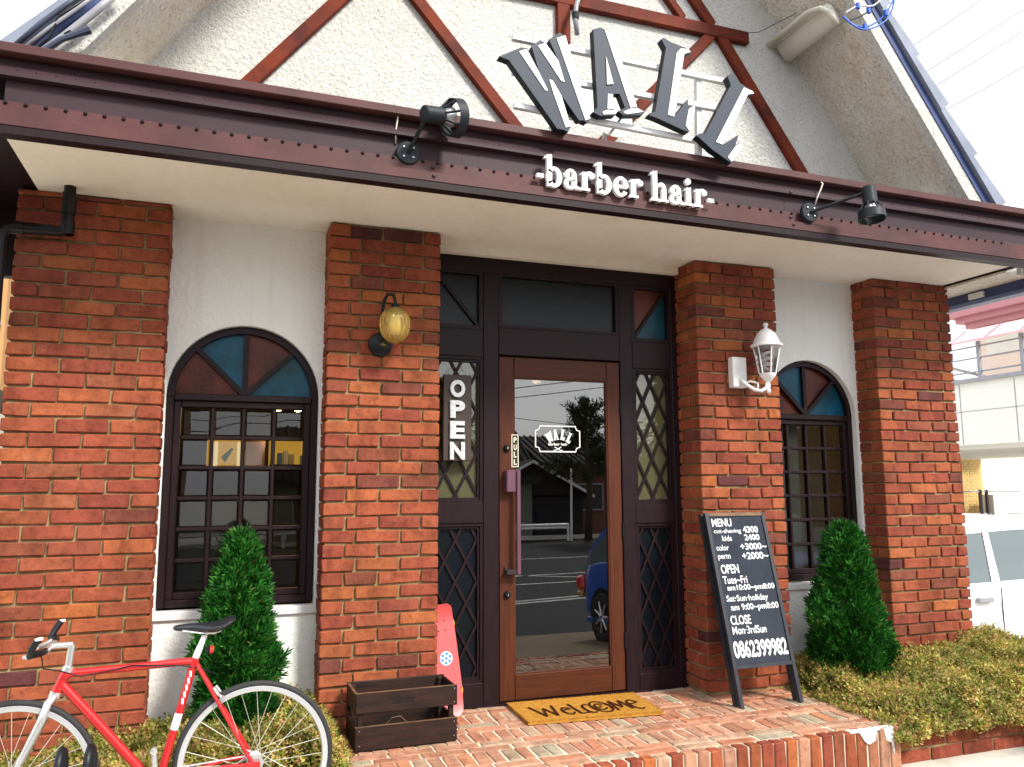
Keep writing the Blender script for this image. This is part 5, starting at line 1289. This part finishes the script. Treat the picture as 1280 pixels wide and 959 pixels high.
def zR(X, Y):
    e = np.minimum.reduce([(X-2.17)/.14, (4.15-X)/.2, (Y+.86+.05*noise2(X, Y, 14, 9))/.10, (.20-Y)/.08]); ed = np.sqrt(np.clip(e, 0, 1))
    b = .10+.06*np.clip((X-2.3)/1.2, 0, 1)+.05*np.clip((Y+.9)/.9, 0, 1)
    # stay clear of the porch
    return -.10+(b+.06+.10*noise2(X, Y, 9, 1)+.06*noise2(X, Y, 26, 2))*ed
hedge('dense yellow green low hedge spilling over the brick planter right of the porch', 2.15, 4.15, -.88, .20, zR, 17000, 11, (3.1, -.35, 0), True)
def zL(X, Y):
    e = np.minimum.reduce([(X+2.7)/.2, (-.50-X)/.10, (Y+.56)/.12, (.20-Y)/.08]); ed = np.sqrt(np.clip(e, 0, 1))
    b = .07+.10*np.exp(-((X+.75)/.22)**2)+.05*np.exp(-((X+1.15)/.3)**2)-.03*np.exp(-((X+1.9)/.3)**2)
    return -.13+(b+.11+.08*noise2(X, Y, 9, 4)+.06*noise2(X, Y, 26, 5))*ed
hedge('yellow green low hedge along the wall foot behind the bicycle', -2.7, -.50, -.56, .20, zL, 15000, 12, (-1.5, -.2, 0))

# ------------------------------------------------------------------ pipes, cables, dish
t = thing('drainpipe', 'black plastic drainpipe elbowing off the top of the left brick pillar', 'drainpipe', (-1.81, -.09, 2.4))
MB().tube([(0, 0, .215), (0, 0, .03), (-.005, .0, .008), (-.03, 0, -.005), (-.10, 0, -.006), (-.235, 0, -.01), (-.262, 0, -.035), (-.266, 0, -.09), (-.266, .0, -.32), (-.266, .12, -2.4)], .026, 16).build('pipe', M_PIPE, t, smooth=True)
for c_, ax, h_ in (((0, 0, .13), (0, 0, 1), .05), ((0, 0, .01), (0, 0, 1), .03), ((-.20, 0, -.008), (1, 0, 0), .025)): MB().lathe([(.027, -h_), (.0305, -h_), (.0305, h_), (.027, h_)], c_, ax, 20).build('collar', M_PIPE, t, smooth=35)

M_CONDN = mat('slate_conduit', (.05, .06, .10), .45, noise=.2)
t = thing('cable_bundle', 'grey conduits and cables running up the left roof verge', 'cables', (-1.85, -.62, 3.0))
def wpt(x, y, Y): a = px(x, y, Y); return (a[0]+1.85, Y+.62, a[1]-3.0)
for pts, r_, m_ in (([(8, 66), (50, 30), (80, 8), (112, -14)], .011, M_CONDN), ([(20, 68), (60, 36), (98, 10), (130, -14)], .008, M_GREY), ([(34, 72), (62, 46), (74, 20), (120, -10)], .006, M_BLACK), ([(40, 74), (80, 46), (120, 14), (150, -12)], .017, M_GREY), ([(46, 74), (92, 40), (118, 12), (150, -22)], .006, M_BLACK)):
    MB().tube([wpt(x_, y_, -.615-.004*k_) for k_, (x_, y_) in enumerate(pts)], r_, 8).build('conduit', m_, t, smooth=True)
mb = MB(); mb.tube([wpt(50, 66, -.63), wpt(75, 50, -.64), wpt(100, 41, -.64), wpt(112, 37, -.64)], [.012, .012, .016, .020], 8); mb.build('broken_bracket', M_CONDN, t, smooth=40)
MB().tube([wpt(80, 42, -.635), wpt(88, 38, -.64), wpt(90, 45, -.64)], .003, 5).build('cable_tie', M_BLACK, t)

t = thing('duct_cover', 'pale duct box with twin pipes fixed under the right roof verge', 'duct', (2.44, -.2, 4.16))
def ob(v0, v1, c, m, name, par=t): return MB().cbox(*v0, c).build(name, m, par) if False else None
ang = math.atan(slope)
q = bpy.data.objects.new('duct_box', MB().cbox(-.085, .065, -.26, .24, -.075, .0, .022).mesh('duct_box', M_CREAM, smooth=50)); COL.objects.link(q); q.parent = t; q.rotation_euler = (0, ang, 0)
for k in (0, 1): MB().tube([(-.10-.045*k, .24, .03), (-.10-.045*k, -.16, .03), (-.09-.03*k, -.235, .015), (-.05, -.26, -.04+.02*k), (-.02, -.262, -.09)], .017, 10).build('pipe', M_CREAM, t, smooth=True)
MB().lathe([(0, -.02), (.035, -.018), (.038, 0)], (.14, -.28, .09), (-.8, -.3, -.5), 18).build('round_box', M_PWHITE, t, smooth=40)
t = thing('service_cable_loops', 'blue and white insulated wires looping from the duct to the right roof verge', 'wires', (2.30, -.64, 3.97))
for i, pts in enumerate(([(0, 0, .03), (.06, -.03, -.04), (.16, -.05, -.03), (.26, -.08, .06), (.34, -.1, .22)], [(.02, 0, .05), (.10, -.02, .10), (.20, -.05, .11), (.32, -.08, .25)], [(.0, .0, .02), (.09, -.05, -.07), (.22, -.07, -.02), (.30, -.08, .08), (.33, -.1, .26)], [(.03, .0, .0), (.15, -.02, .06), (.24, -.06, .16), (.30, -.1, .24)])):
    m_ = [mat('blue_wire', (.02, .12, .55), .4), M_PWHITE, mat('blue_wire', (.02, .12, .55), .4), M_BLACK][i]
    # smooth by Catmull sampling
    P_ = [Vector(p) for p in pts]; Q = []
    for j in range(len(P_)-1):
        p0, p1, p2, p3 = P_[max(j-1, 0)], P_[j], P_[j+1], P_[min(j+2, len(P_)-1)]
        for s in range(6):
            u_ = s/6; Q.append(tuple(.5*((2*p1)+(p2-p0)*u_+(2*p0-5*p1+4*p2-p3)*u_*u_+(3*p1-p0-3*p2+p3)*u_**3)))
    Q.append(tuple(P_[-1])); MB().tube(Q, .0048, 6).build('wire', m_, t, smooth=True)
for c_ in ((.10, -.02, .10), (.12, -.045, -.045), (.25, -.08, .05), (.17, -.03, .08)): MB().cbox(-.012, .012, -.01, .01, -.02, .02, .004).build('wire_clip', mat('blue_clip', (.01, .10, .60), .4), t, loc=c_)

t = thing('satellite_dish', 'white satellite dish standing behind the big letters', 'satellite dish', (.90, -.28, 3.36))
MB().lathe([(0, .035), (.08, .028), (.14, .012), (.19, -.012), (.193, -.012), (.14, .018), (.08, .035), (0, .042)], (0, 0, 0), (.2, -.9, .25), 36).build('reflector', M_PWHITE, t, smooth=50)
MB().tube([(0, .02, -.03), (.0, .04, -.18), (0, .06, -.46)], .014, 8).build('mast', M_STEEL, t); MB().tube([(0, -.03, -.17), (.03, -.2, -.09)], .008, 6).build('feed_arm', M_STEEL, t)
MB().cbox(-.02, .02, -.03, .03, -.02, .02, .005).build('feed', M_GREY, t, loc=(.035, -.21, -.08))
t = thing('hanging_hose', 'grey cable hose hanging from the gable timber beside the sign', 'cable', (.80, -.02, 4.1))
MB().tube([(.10, 0, .14), (.05, -.03, .08), (.015, -.05, .0), (.0, -.06, -.09), (.012, -.06, -.20)], .015, 10).build('hose', M_GREY, t, smooth=True); MB().lathe([(.016, -.02), (.021, -.02), (.021, .02), (.016, .02)], (.003, -.06, -.08), (0, 0, 1), 12).build('hose_clip', M_BLACK, t)
t = thing('thin_wire', 'thin dark wire stretched from the gable timber to the duct', 'wire', (1.85, .0, 4.15)); MB().tube([(0, .01, 0), (.3, -.05, .05), (.62, -.2, .22)], .0025, 5).build('strand', M_BLACK, t)

# overhead power lines beyond the roof
for i, (za, zb2) in enumerate(((8.82, 10.23), (8.49, 10.36), (8.21, 9.9), (7.87, 9.15))):
    xa, xb = ((9.86, 11.85), (10.29, 13.06), (10.41, 13.0), (10.72, 12.91))[i]
    d = Vector((xb-xa, 0, zb2-za)); a = Vector((xa, 6, za))-d*2.0; b = Vector((xa, 6, za))+d*3.2
    o = MB().tube([tuple(a), tuple((a+b)/2-Vector((0, 0, .05))), tuple(b)], .014, 5).build('power_line', M_GREY)
    o['label'] = ['topmost, faintest power line in the sky right of the roof', 'second power line from the top, right of the roof', 'third power line from the top, right of the roof', 'lowest power line crossing the sky right of the roof'][i]; o['category'] = 'power line'; o['group'] = 'power lines right of the roof'

# ------------------------------------------------------------------ cars
def car(name, label, paint, L, W, H, prof_low, prof_roof, wheels, loc, rot, wr=.29, lamps=True, group=None):
    """simple hatchback lofted from side stations; x along the car"""
    t = thing(name, label, 'car', loc, group, rot)
    # stations along x: (x, z_sill, z_belt, half width low, half width belt)
    n_ = 28; vs = []; fs = []; ring = 14
    for i in range(n_+1):
        x_ = -L/2+L*i/n_; zt_ = np.interp(x_, *prof_low); e = 1-max(0, abs(x_)-(L/2-.35))/.35; hw = W/2*(.80+.20*math.sin(math.pi/2*max(0, min(1, e+.0)))); zb__ = .24
        S_ = [(0, zb__), (hw*.92, zb__), (hw, zb__+.10), (hw, .5), (hw*.985, zt_*.85), (hw*.95, zt_-.03), (hw*.88, zt_), (0, zt_+.01)]
        full = [(-a, b) for a, b in S_[::-1]]+S_[1:-1]
        for a, b in full: vs.append((x_, a, b))
    k_ = len(full)
    for i in range(n_):
        for j in range(k_): fs.append((i*k_+j, i*k_+(j+1) % k_, (i+1)*k_+(j+1) % k_, (i+1)*k_+j))
    fs += [tuple(range(k_)), tuple(n_*k_+j for j in range(k_))[::-1]]
    MB().add(vs, [f[::-1] for f in fs]).build('body', paint, t, smooth=35)
    # greenhouse
    xs, zs = prof_roof; zbelt = lambda x_: float(np.interp(x_, *prof_low))
    mbr = MB(); mbg = MB(); mbf = {-1: MB(), 1: MB()}
    nst = 16; top = []
    for i in range(nst+1):
        x_ = xs[0]+(xs[-1]-xs[0])*i/nst; z_ = float(np.interp(x_, xs, zs)); zz_ = zbelt(x_)-.01; hh = z_-zz_
        hwb = W/2*.90; hwt = hwb-.09*min(1, max(0, hh)/.5); top.append((x_, z_, hwt, zz_, hwb))
    for i in range(nst):
        a, b = top[i], top[i+1]
        mbr.add([(a[0], -a[2], a[1]), (b[0], -b[2], b[1]), (b[0], 0, b[1]+.02), (a[0], 0, a[1]+.02), (a[0], a[2], a[1]), (b[0], b[2], b[1])], [(0, 1, 2, 3), (3, 2, 5, 4)])
        for s_ in (-1, 1):
            k1 = .80
            def lp(p_, k__): return (p_[0], s_*(p_[4]+(p_[2]-p_[4])*k__), p_[3]+(p_[1]-p_[3])*k__)
            mbg.add([lp(a, 0), lp(b, 0), lp(b, k1), lp(a, k1)], [(0, 1, 2, 3) if s_ < 0 else (3, 2, 1, 0)])
            mbf[s_].add([lp(a, k1), lp(b, k1), lp(b, 1), lp(a, 1)], [(0, 1, 2, 3) if s_ < 0 else (3, 2, 1, 0)])
    # roof paint only where the profile is high; lower sloping parts are the screens
    mbr2 = MB(); mbs = MB()
    zmax = max(zs)
    for (ff) in mbr.f:
        v4 = [mbr.v[q_] for q_ in ff]; (mbr2 if min(v[2] for v in v4) > zmax-.14 else mbs).add(v4, [tuple(range(len(v4)))])
    M_TG = mat('tinted_car_glass', (.10, .13, .14), .06, spec=.9)
    if mbr2.f: mbr2.build('roof', paint, t, smooth=40)
    if mbs.f: mbs.build('windscreen', M_TG, t, smooth=40)
    for s_ in (-1, 1): mbf[s_].build('cant_rail', paint, t, smooth=30)
    for s_ in (0, 1):
        mg = MB()
        for q_ in range(s_, len(mbg.f), 2): mg.add([mbg.v[k__] for k__ in mbg.f[q_]], [(0, 1, 2, 3)])
        mg.build('side_glass', M_TG, t, smooth=30)
    for px_ in wheels['pillars']:
        for s_ in (-1, 1):
            z_ = float(np.interp(px_, xs, zs)); zz_ = zbelt(px_); hh = z_-zz_; hwt = W/2*.90-.09*min(1, hh/.5)
            MB().add([(px_-.05, s_*(W/2*.90+.006), zz_-.01), (px_+.05, s_*(W/2*.90+.006), zz_-.01), (px_+.03, s_*(hwt+.006), z_), (px_-.03, s_*(hwt+.006), z_)], [(0, 1, 2, 3) if s_ < 0 else (3, 2, 1, 0)]).build('pillar', paint, t)
    for dx_ in wheels['seams']:
        for s_ in (-1, 1): MB().box(dx_-.004, dx_+.004, s_*(W/2)-.003, s_*(W/2)+.003, .32, zbelt(dx_)-.05).build('door_seam', M_BLACK, t)
    for hx_ in wheels['handles']:
        for s_ in (-1, 1): MB().cbox(hx_-.09, hx_+.09, s_*(W/2+.012)-.02, s_*(W/2+.012)+.02, zbelt(hx_)-.16, zbelt(hx_)-.115, .008).build('door_handle', M_GREY, t)
    for s_ in (-1, 1): MB().cbox(-L/2+.3, L/2-.3, s_*(W/2)-.012, s_*(W/2)+.012, .22, .29, .008).build('side_skirt', paint, t)
    for wx in wheels['x']:
        for s_ in (-1, 1):
            w_ = bpy.data.objects.new('wheel', None); COL.objects.link(w_); w_.parent = t; w_.location = (wx, s_*(W/2-.085), wr)
            ax = (0, s_, 0)
            MB().lathe([(wr+.05, .082), (wr+.055, .092), (0, .092)], (0, 0, 0), ax, 30).build('wheel_arch', M_BLACK, w_)
            MB().lathe([(wr*.66, .105), (wr*.80, .112), (wr*.95, .105), (wr, .08), (wr, -.09), (wr*.6, -.1)], (0, 0, 0), ax, 36).build('tyre', M_RUBBER, w_, smooth=40)
            MB().lathe([(wr*.66, .105), (wr*.62, .09), (wr*.60, .075), (.02, .07)], (0, 0, 0), ax, 30).build('rim', M_PURP, w_, smooth=35)
            for k in range(7):
                a = 2*math.pi*k/7; d = Vector((math.cos(a), 0, math.sin(a))); MB().tube([tuple(d*.02+Vector((0, s_*.10, 0))), tuple(d*wr*.64+Vector((0, s_*.104, 0)))], [.02, .014], 6).build('rim_spoke', M_ALU, w_)
    for s_ in (-1, 1):
        MB().cbox(-L/2-.012, -L/2+.20, s_*(W/2-.14)-.14, s_*(W/2-.14)+.135, .62, .80, .03).build('tail_lamp', M_REDL, t)
        MB().cbox(-L/2-.010, -L/2+.16, s_*(W/2-.14)-.135, s_*(W/2-.14)+.13, .54, .615, .02).build('indicator_lamp', mat('amber_lens', (.5, .28, .08), .2), t)
        MB().cbox(L/2-.16, L/2+.01, s_*(W/2-.22)-.17, s_*(W/2-.22)+.15, .60, .76, .04).build('head_lamp', M_ALU, t)
    return t
low = ([-1.75, -1.6, -1.3, -.6, .9, 1.3, 1.62, 1.75], [.86, .93, .95, .93, .90, .84, .72, .52])
roof = ([-1.66, -1.50, -1.1, -.4, .35, .75, 1.15], [.93, 1.22, 1.43, 1.47, 1.43, 1.25, .88])
car('parked_car', 'white hatchback parked behind the hedge beside the outermost pillar', M_CAR, 3.5, 1.55, 1.5, low, roof,
    dict(x=(-1.2, 1.15), pillars=(-.9, .02), seams=(-.86, .05, .95), handles=(-.72, .26)), (5.45, 1.95, gz(5.4, 2.0)-.08), (0, 0, math.pi))
tilt = math.atan2(.72, 5.6)
car('parked_car', 'blue hatchback on the parking lot, seen reflected in the door glass', M_CARB, 3.9, 1.66, 1.5, ([-1.95, -1.7, -1.3, -.6, .9, 1.4, 1.8, 1.95], [.80, .93, .95, .93, .92, .88, .74, .52]), ([-1.85, -1.6, -1.2, -.4, .35, .8, 1.3], [.93, 1.18, 1.40, 1.47, 1.43, 1.25, .88]),
    dict(x=(-1.2, 1.25), pillars=(-.95, .05), seams=(-.86, .1, 1.0), handles=(-.7, .3)), (4.12, -3.05, gz(4, -3.05)), (0, -tilt, math.pi/2))

# ------------------------------------------------------------------ neighbouring building, right
b_ = thing('apartment_house', 'pale panelled building with pink canopy and railing far right', 'building', (14, 9, 0))
def Q(mb, name, m, par=b_, **k): return S(mb, name, m, par, **k)
Q(MB().box(14.0, 14.25, 5, 16, 2.08, 3.42), 'balcony_wall', M_PANELW)
for yv in (6.3, 7.6, 8.9, 10.2, 11.5): Q(MB().box(13.992, 14.0, yv, yv+.015, 2.10, 3.40), 'panel_joint', M_GREY)
Q(MB().box(13.992, 14.0, 5, 16, 2.80, 2.812), 'panel_joint', M_GREY)
Q(MB().box(13.9, 14.3, 5, 16, 3.42, 3.50), 'coping', M_GREY)
Q(MB().box(14.25, 20, 5, 16, 2.0, 2.2), 'balcony_floor', M_PANELW)
Q(MB().box(14.9, 20, 5.0, 8.0, -.5, 2.0), 'ground_floor_wall', M_PANELW)
Q(MB().tube([(14.75, 7.95, -.5), (14.75, 7.95, 2.05)], .07, 12), 'downpipe', M_PWHITE, smooth=40)
for zz in (.6, 1.2, 1.85): Q(MB().box(14.67, 14.83, 7.87, 8.03, zz, zz+.04), 'pipe_clip', M_GREY)
for yv in (5.4, 6.4, 7.4, 8.4): Q(MB().box(14.05, 14.12, yv, yv+.07, 3.5, 4.3), 'railing_post', M_GREY)
for zz in (3.65, 3.95, 4.2): Q(MB().tube([(14.09, 5, zz), (14.09, 9.6, zz)], .018, 8), 'railing_bar', M_GREY)
Q(MB().add([(13.8, 5, 4.30), (13.8, 8.9, 4.30), (14.3, 8.9, 4.62), (14.3, 5, 4.62), (13.8, 5, 4.26), (13.8, 8.9, 4.26), (14.3, 8.9, 4.58), (14.3, 5, 4.58)], [(0, 1, 2, 3), (7, 6, 5, 4), (0, 4, 5, 1), (1, 5, 6, 2), (2, 6, 7, 3), (3, 7, 4, 0)]), 'canopy_sheet', M_PINKC)
for yv in (5.6, 6.4, 7.2, 8.0, 8.85): Q(MB().add([(13.78, yv, 4.31), (13.78, yv+.03, 4.31), (14.32, yv+.03, 4.65), (14.32, yv, 4.65)], [(0, 1, 2, 3), (3, 2, 1, 0)]), 'canopy_rib', M_GREY)
Q(MB().box(16.4, 21, 5.0, 10.4, 2.2, 5.1), 'upper_storey', M_PEACH)
Q(MB().box(16.38, 16.40, 5, 10.1, 4.35, 5.09), 'cream_panel', M_CREAM)
for k_, (a, b, c_) in enumerate(((16.25, 5.1, 5.24), (16.1, 5.24, 5.38), (15.95, 5.38, 5.52))): Q(MB().box(a, 21, 4.8, 10.55+.15*k_, b, c_), 'cornice', M_PINK)
for k_, (a, b, z0_, z1_) in enumerate(((14.2, 16.0, 3.9, 3.75), (14.1, 16.2, 3.75, 3.5), (14.0, 16.0, 3.6, 3.6))):
    Q(MB().tube([(a, 9.4+.3*k_, z0_), (b+1.5, 10.4+.3*k_, z1_)], .035, 6), 'roof_strut', M_GREY)
y_ = thing('yellow_brick_house', 'yellow brick house wall with dark canopy beneath the pale balcony', 'building', (20, 14.2, 0))
Q(MB().box(17.5, 20.75, 14.2, 18, -.5, 2.6), 'wall', mat('yellow_brickwork', (.62, .43, .16), .8, noise=.15), y_)
mb = MB()
for r_ in range(40):
    for c_ in range(15):
        xa = 17.55+c_*.215+(.107 if r_ % 2 else 0)
        if xa+.2 < 20.74: mb.box(xa, xa+.2, 14.185, 14.2, -.45+r_*.075, -.45+r_*.075+.064)
Q(mb, 'brick_courses', mat('yellow_brick_face', (.66, .46, .18), .8, noise=.25, nscale=3), y_, kind='stuff')
Q(MB().box(20.75, 23.5, 14.4, 18, -.5, 3.6), 'cream_wing', M_CREAM, y_)
Q(MB().box(17.4, 20.9, 13.6, 14.2, 2.22, 2.44), 'entrance_canopy', M_GREY, y_)
Q(MB().box(19.35, 19.85, 14.12, 14.18, -.3, 1.9), 'doorway', M_DARKIN, y_)
Q(MB().box(20.3, 20.8, 13.5, 13.9, -.4, .95), 'meter_cabinet', M_PWHITE, y_)
for xx in (19.9, 20.15): Q(MB().tube([(xx, 13.6, -.5), (xx, 13.6, 1.1)], .05, 8), 'gate_post', M_PURP, y_)
for zz in (.4, 1.05): Q(MB().tube([(18.0, 13.6, zz), (21.5, 13.6, zz)], .025, 6), 'gate_bar', M_GREY, y_)
# neighbour on the left edge
n_ = thing('neighbour_house', 'cream neighbouring house with dark window frame at the left edge', 'building', (-5, 4, 0))
Q(MB().box(-8, -2.9, 3.6, 8, -.3, 1.85), 'lower_wall', M_CREAM, n_)
Q(MB().box(-8, -2.9, 3.58, 3.7, 1.85, 2.05), 'band', M_FRAME, n_)
Q(MB().box(-8, -2.9, 3.62, 8, 2.05, 3.4), 'upper_wall', mat('ochre_wall', (.55, .30, .12), .8, noise=.1), n_)
for xx in (-4.3, -3.8, -3.45, -3.12, -2.98): Q(MB().box(xx, xx+.03, 3.57, 3.61, 2.05, 2.9), 'window_bar', M_PWHITE, n_)
for zz in (2.3, 2.6): Q(MB().box(-4.5, -2.92, 3.56, 3.60, zz, zz+.03), 'window_bar', M_PWHITE, n_)
Q(MB().add([(-8.4, 3.0, 2.9), (-3.0, 3.0, 2.9), (-3.0, 8, 4.4), (-8.4, 8, 4.4), (-8.4, 3.0, 2.8), (-3.0, 3.0, 2.8), (-3.0, 8, 4.3), (-8.4, 8, 4.3)], [(0, 1, 2, 3), (7, 6, 5, 4), (0, 4, 5, 1), (1, 5, 6, 2), (2, 6, 7, 3), (3, 7, 4, 0)]), 'roof', M_DROOF, n_)

# ------------------------------------------------------------------ across the street (seen mirrored in the glass)
def gable_house(label, x0, x1, y0, y1, ze, zr, wall, roofm, ridge_x=True, wins=()):
    t = thing('house', label, 'house', ((x0+x1)/2, (y0+y1)/2, -.92), 'houses across the street')
    Q(MB().box(x0, x1, y0, y1, -.95, ze), 'wall', wall, t)
    o = .4
    if ridge_x:
        ym = (y0+y1)/2; pr = [(y0-o, ze-.12), (ym, zr), (y1+o, ze-.12), (y1+o, ze), (ym, zr+.15), (y0-o, ze)]
        vs = [(x0-o, a, b) for a, b in pr]+[(x1+o, a, b) for a, b in pr]
        Q(MB().add(vs, [(0, 1, 2, 3, 4, 5)[::-1], (6, 7, 8, 9, 10, 11)]+[(i, (i+1) % 6, (i+1) % 6+6, i+6) for i in range(6)]), 'roof', roofm, t)
        mb = MB(); k = x0-o
        while k < x1+o:
            mb.tube([(k, y1+o, ze+.03), (k, ym, zr+.18)], .05, 5); k += .32
        Q(mb, 'tile_rolls', roofm, t, kind='stuff')
        Q(MB().prism([(0, 0), (1, 0), (1, 1)], 0, .1) if False else MB().add([(x0, y0, ze), (x0, y1, ze), (x0, ym, zr)], [(0, 1, 2), (2, 1, 0)]).add([(x1, y0, ze), (x1, y1, ze), (x1, ym, zr)], [(0, 1, 2), (2, 1, 0)]), 'gable', wall, t)
    else:
        xm = (x0+x1)/2; Q(MB().prism([(x0-o, ze-.12), (xm, zr), (x1+o, ze-.12), (x1+o, ze+.02), (xm, zr+.15), (x0-o, ze+.02)], y0-o, y1+o), 'roof', roofm, t)
        Q(MB().prism([(x0, ze-.1), (x1, ze-.1), (xm, zr-.02)], y0, y1), 'gable', wall, t)
        Q(MB().prism([(x0-o, ze-.13), (xm, zr-.02), (x1+o, ze-.13), (x1+o, ze+.0), (xm, zr+.12), (x0-o, ze)], y1+o, y1+o+.04), 'barge_board', M_PWHITE, t)
    for (a, b, c, d) in wins:
        f = Q(MB().box(a, b, y1, y1+.06, c, d), 'window', M_GREY, t); S(MB().box(a+.06, b-.06, y1+.061, y1+.065, c+.06, d-.06), 'pane', M_DARKIN, f)
    return t
gable_house('long grey house with a dark tiled roof across the street', 1.0, 11.5, -34, -28, 1.5, 3.7, M_GREYW, M_DROOF, True, [(2, 3.5, -.2, .9), (5, 6.5, -.2, .9), (8.2, 9.7, -.2, .9)])
gable_house('red brown house with a low dark gable across the street', 12.6, 20, -36, -29, 2.3, 3.6, M_BRWALL, M_DROOF, True, [(14, 15.4, .2, 1.4)])
gable_house('small dark garage with white edged gable across the street', 9.0, 14.0, -30, -28.2, .9, 2.3, M_DROOF, M_DROOF, False)
gable_house('tall brown house standing opposite the left window', -16, -3, -31, -25, 4.6, 7.6, M_BRWALL, M_DROOF, True, [(-14, -12, 1.5, 3.0), (-9, -7, 1.5, 3.0), (-6, -4.4, 1.5, 3.0)])
gable_house('tall grey house at the left end of the street', -34, -18, -33, -25, 4.6, 7.8, M_GREYW, M_DROOF, True, [(-30, -28, 1.5, 3.0), (-24, -22, 1.5, 3.0)])
gable_house('long low warehouse at the right end of the street', 22, 44, -38, -30, 3.2, 4.6, M_GREYW, M_DROOF, True)
t = thing('guardrail', 'white steel guardrail along the far side of the road', 'guardrail', (8, -25.6, -.92))
mb = MB()
for k in range(2): mb.tube([(-14, .0, .52+.12*k), (4.1, 0, .52+.12*k)], .055, 8)
mb.build('rail', M_PWHITE, t)
for k in range(9): MB().tube([(-13.5+2.2*k, .1, 0), (-13.5+2.2*k, .1, .7)], .05, 8).build('post', M_PWHITE, t)
t = thing('roadside_pole', 'slim white marker pole by the far kerb', 'pole', (12.2, -25.4, -.92)); MB().tube([(0, 0, 0), (.02, 0, 2.9)], .05, 8).build('shaft', M_PWHITE, t)
def utility_pole(label, x, y, h):
    t = thing('utility_pole', label, 'utility pole', (x, y, -.92))
    MB().tube([(0, 0, 0), (0, 0, h)], [.14, .09], 10).build('shaft', M_GREY, t)
    for z_ in (h-.4, h-1.1): MB().cbox(-.7, .7, -.05, .05, z_, z_+.1, .01).build('crossarm', M_GREY, t)
    return t
utility_pole('grey utility pole behind the dark tiled roof across the street', 11.8, -36.5, 6.4)
utility_pole('second grey utility pole further right along the street', 31, -27, 9.0)
for i, (a, b) in enumerate((((-10, -34, 3.0), (31, -27, 8.2)), ((-10, -34, 3.4), (31, -27, 8.7)), ((-20, -22, 6.4), (40, -24, 5.8)), ((-20, -22, 6.7), (40, -24, 6.3)), ((11.8, -36.5, 5.2), (31, -27, 3.4)), ((-20, -21, 7.3), (40, -20, 7.0)))):
    a, b = Vector(a), Vector(b); mid = (a+b)/2-Vector((0, 0, .35))
    o = MB().tube([tuple(a), tuple(a*.75+b*.25-Vector((0, 0, .26))), tuple(mid), tuple(a*.25+b*.75-Vector((0, 0, .26))), tuple(b)], .022, 5).build('overhead_wire', M_BLACK); o['label'] = ['lower of the two wires sagging behind the long grey house', 'upper of the two wires sagging behind the long grey house', 'lower wire of the pair strung along the far kerb', 'upper wire of the pair strung along the far kerb', 'short wire slanting down from the pole behind the dark roof', 'highest overhead wire, strung along the middle of the street'][i]; o['category'] = 'wire'; o['group'] = 'overhead wires above the street'
# pine tree
t = thing('pine_tree', 'dark pine tree in front of the red brown house across the street', 'pine tree', (13.0, -25.5, -.92))
MB().tube([(0, 0, 0), (.1, 0, 2.2), (-.1, .1, 4.0), (.05, 0, 5.4)], [.16, .13, .08, .03], 10).build('trunk', M_BARK, t, smooth=True)
rg = np.random.default_rng(8); V = []; F = []; off = 0
for k in range(34):
    z_ = 2.4+3.1*(k/34); a = rg.uniform(0, 6.28); Lb = (1.9-(z_-2.4)*.45)*rg.uniform(.7, 1.1); tip = Vector((Lb*math.cos(a), Lb*math.sin(a), z_+.35)); MB().tube([(0, 0, z_), (tip.x*.6, tip.y*.6, z_+.08), tuple(tip)], [.04, .025, .01], 5).build('limb', M_BARK, t)
    m_ = 150; f_ = rg.uniform(.35, 1.08, m_); c = np.outer(f_, np.array([tip.x, tip.y, 0]))+np.array([0, 0, z_])+np.stack([rg.normal(0, .13, m_), rg.normal(0, .13, m_), .35*f_**2+rg.normal(0, .07, m_)], 1)
    d = norm(rg.normal(0, 1, (m_, 3))+np.array([0, 0, .8])); wv = norm(np.cross(d, rg.normal(0, 1, (m_, 3))))*.03; L_ = .22
    V.append(np.stack([c-wv, c+wv, c+d*L_], 1).reshape(-1, 3)); F.append(np.arange(m_*3).reshape(-1, 3)+off); off += m_*3
link('crown', leaf_mesh('crown', np.concatenate(V), np.concatenate(F), M_PINE), t)

# WALL on the door logo: small copies of the sign letters
lo = [p for q in letters.values() for p in q[0]]; ax0, ax1 = min(p[0] for p in lo), max(p[0] for p in lo); az0, az1 = min(p[1] for p in lo), max(p[1] for p in lo)
for nm, (outl, inl) in letters.items():
    pts = [(.712+(p[0]-ax0)/(ax1-ax0)*.185, 1.466+(p[1]-az0)/(az1-az0)*.088) for p in outl]
    D_(MB().prism(pts, y0-.0 if False else yb-.0006, yb), 'logo_letter', M_STK)
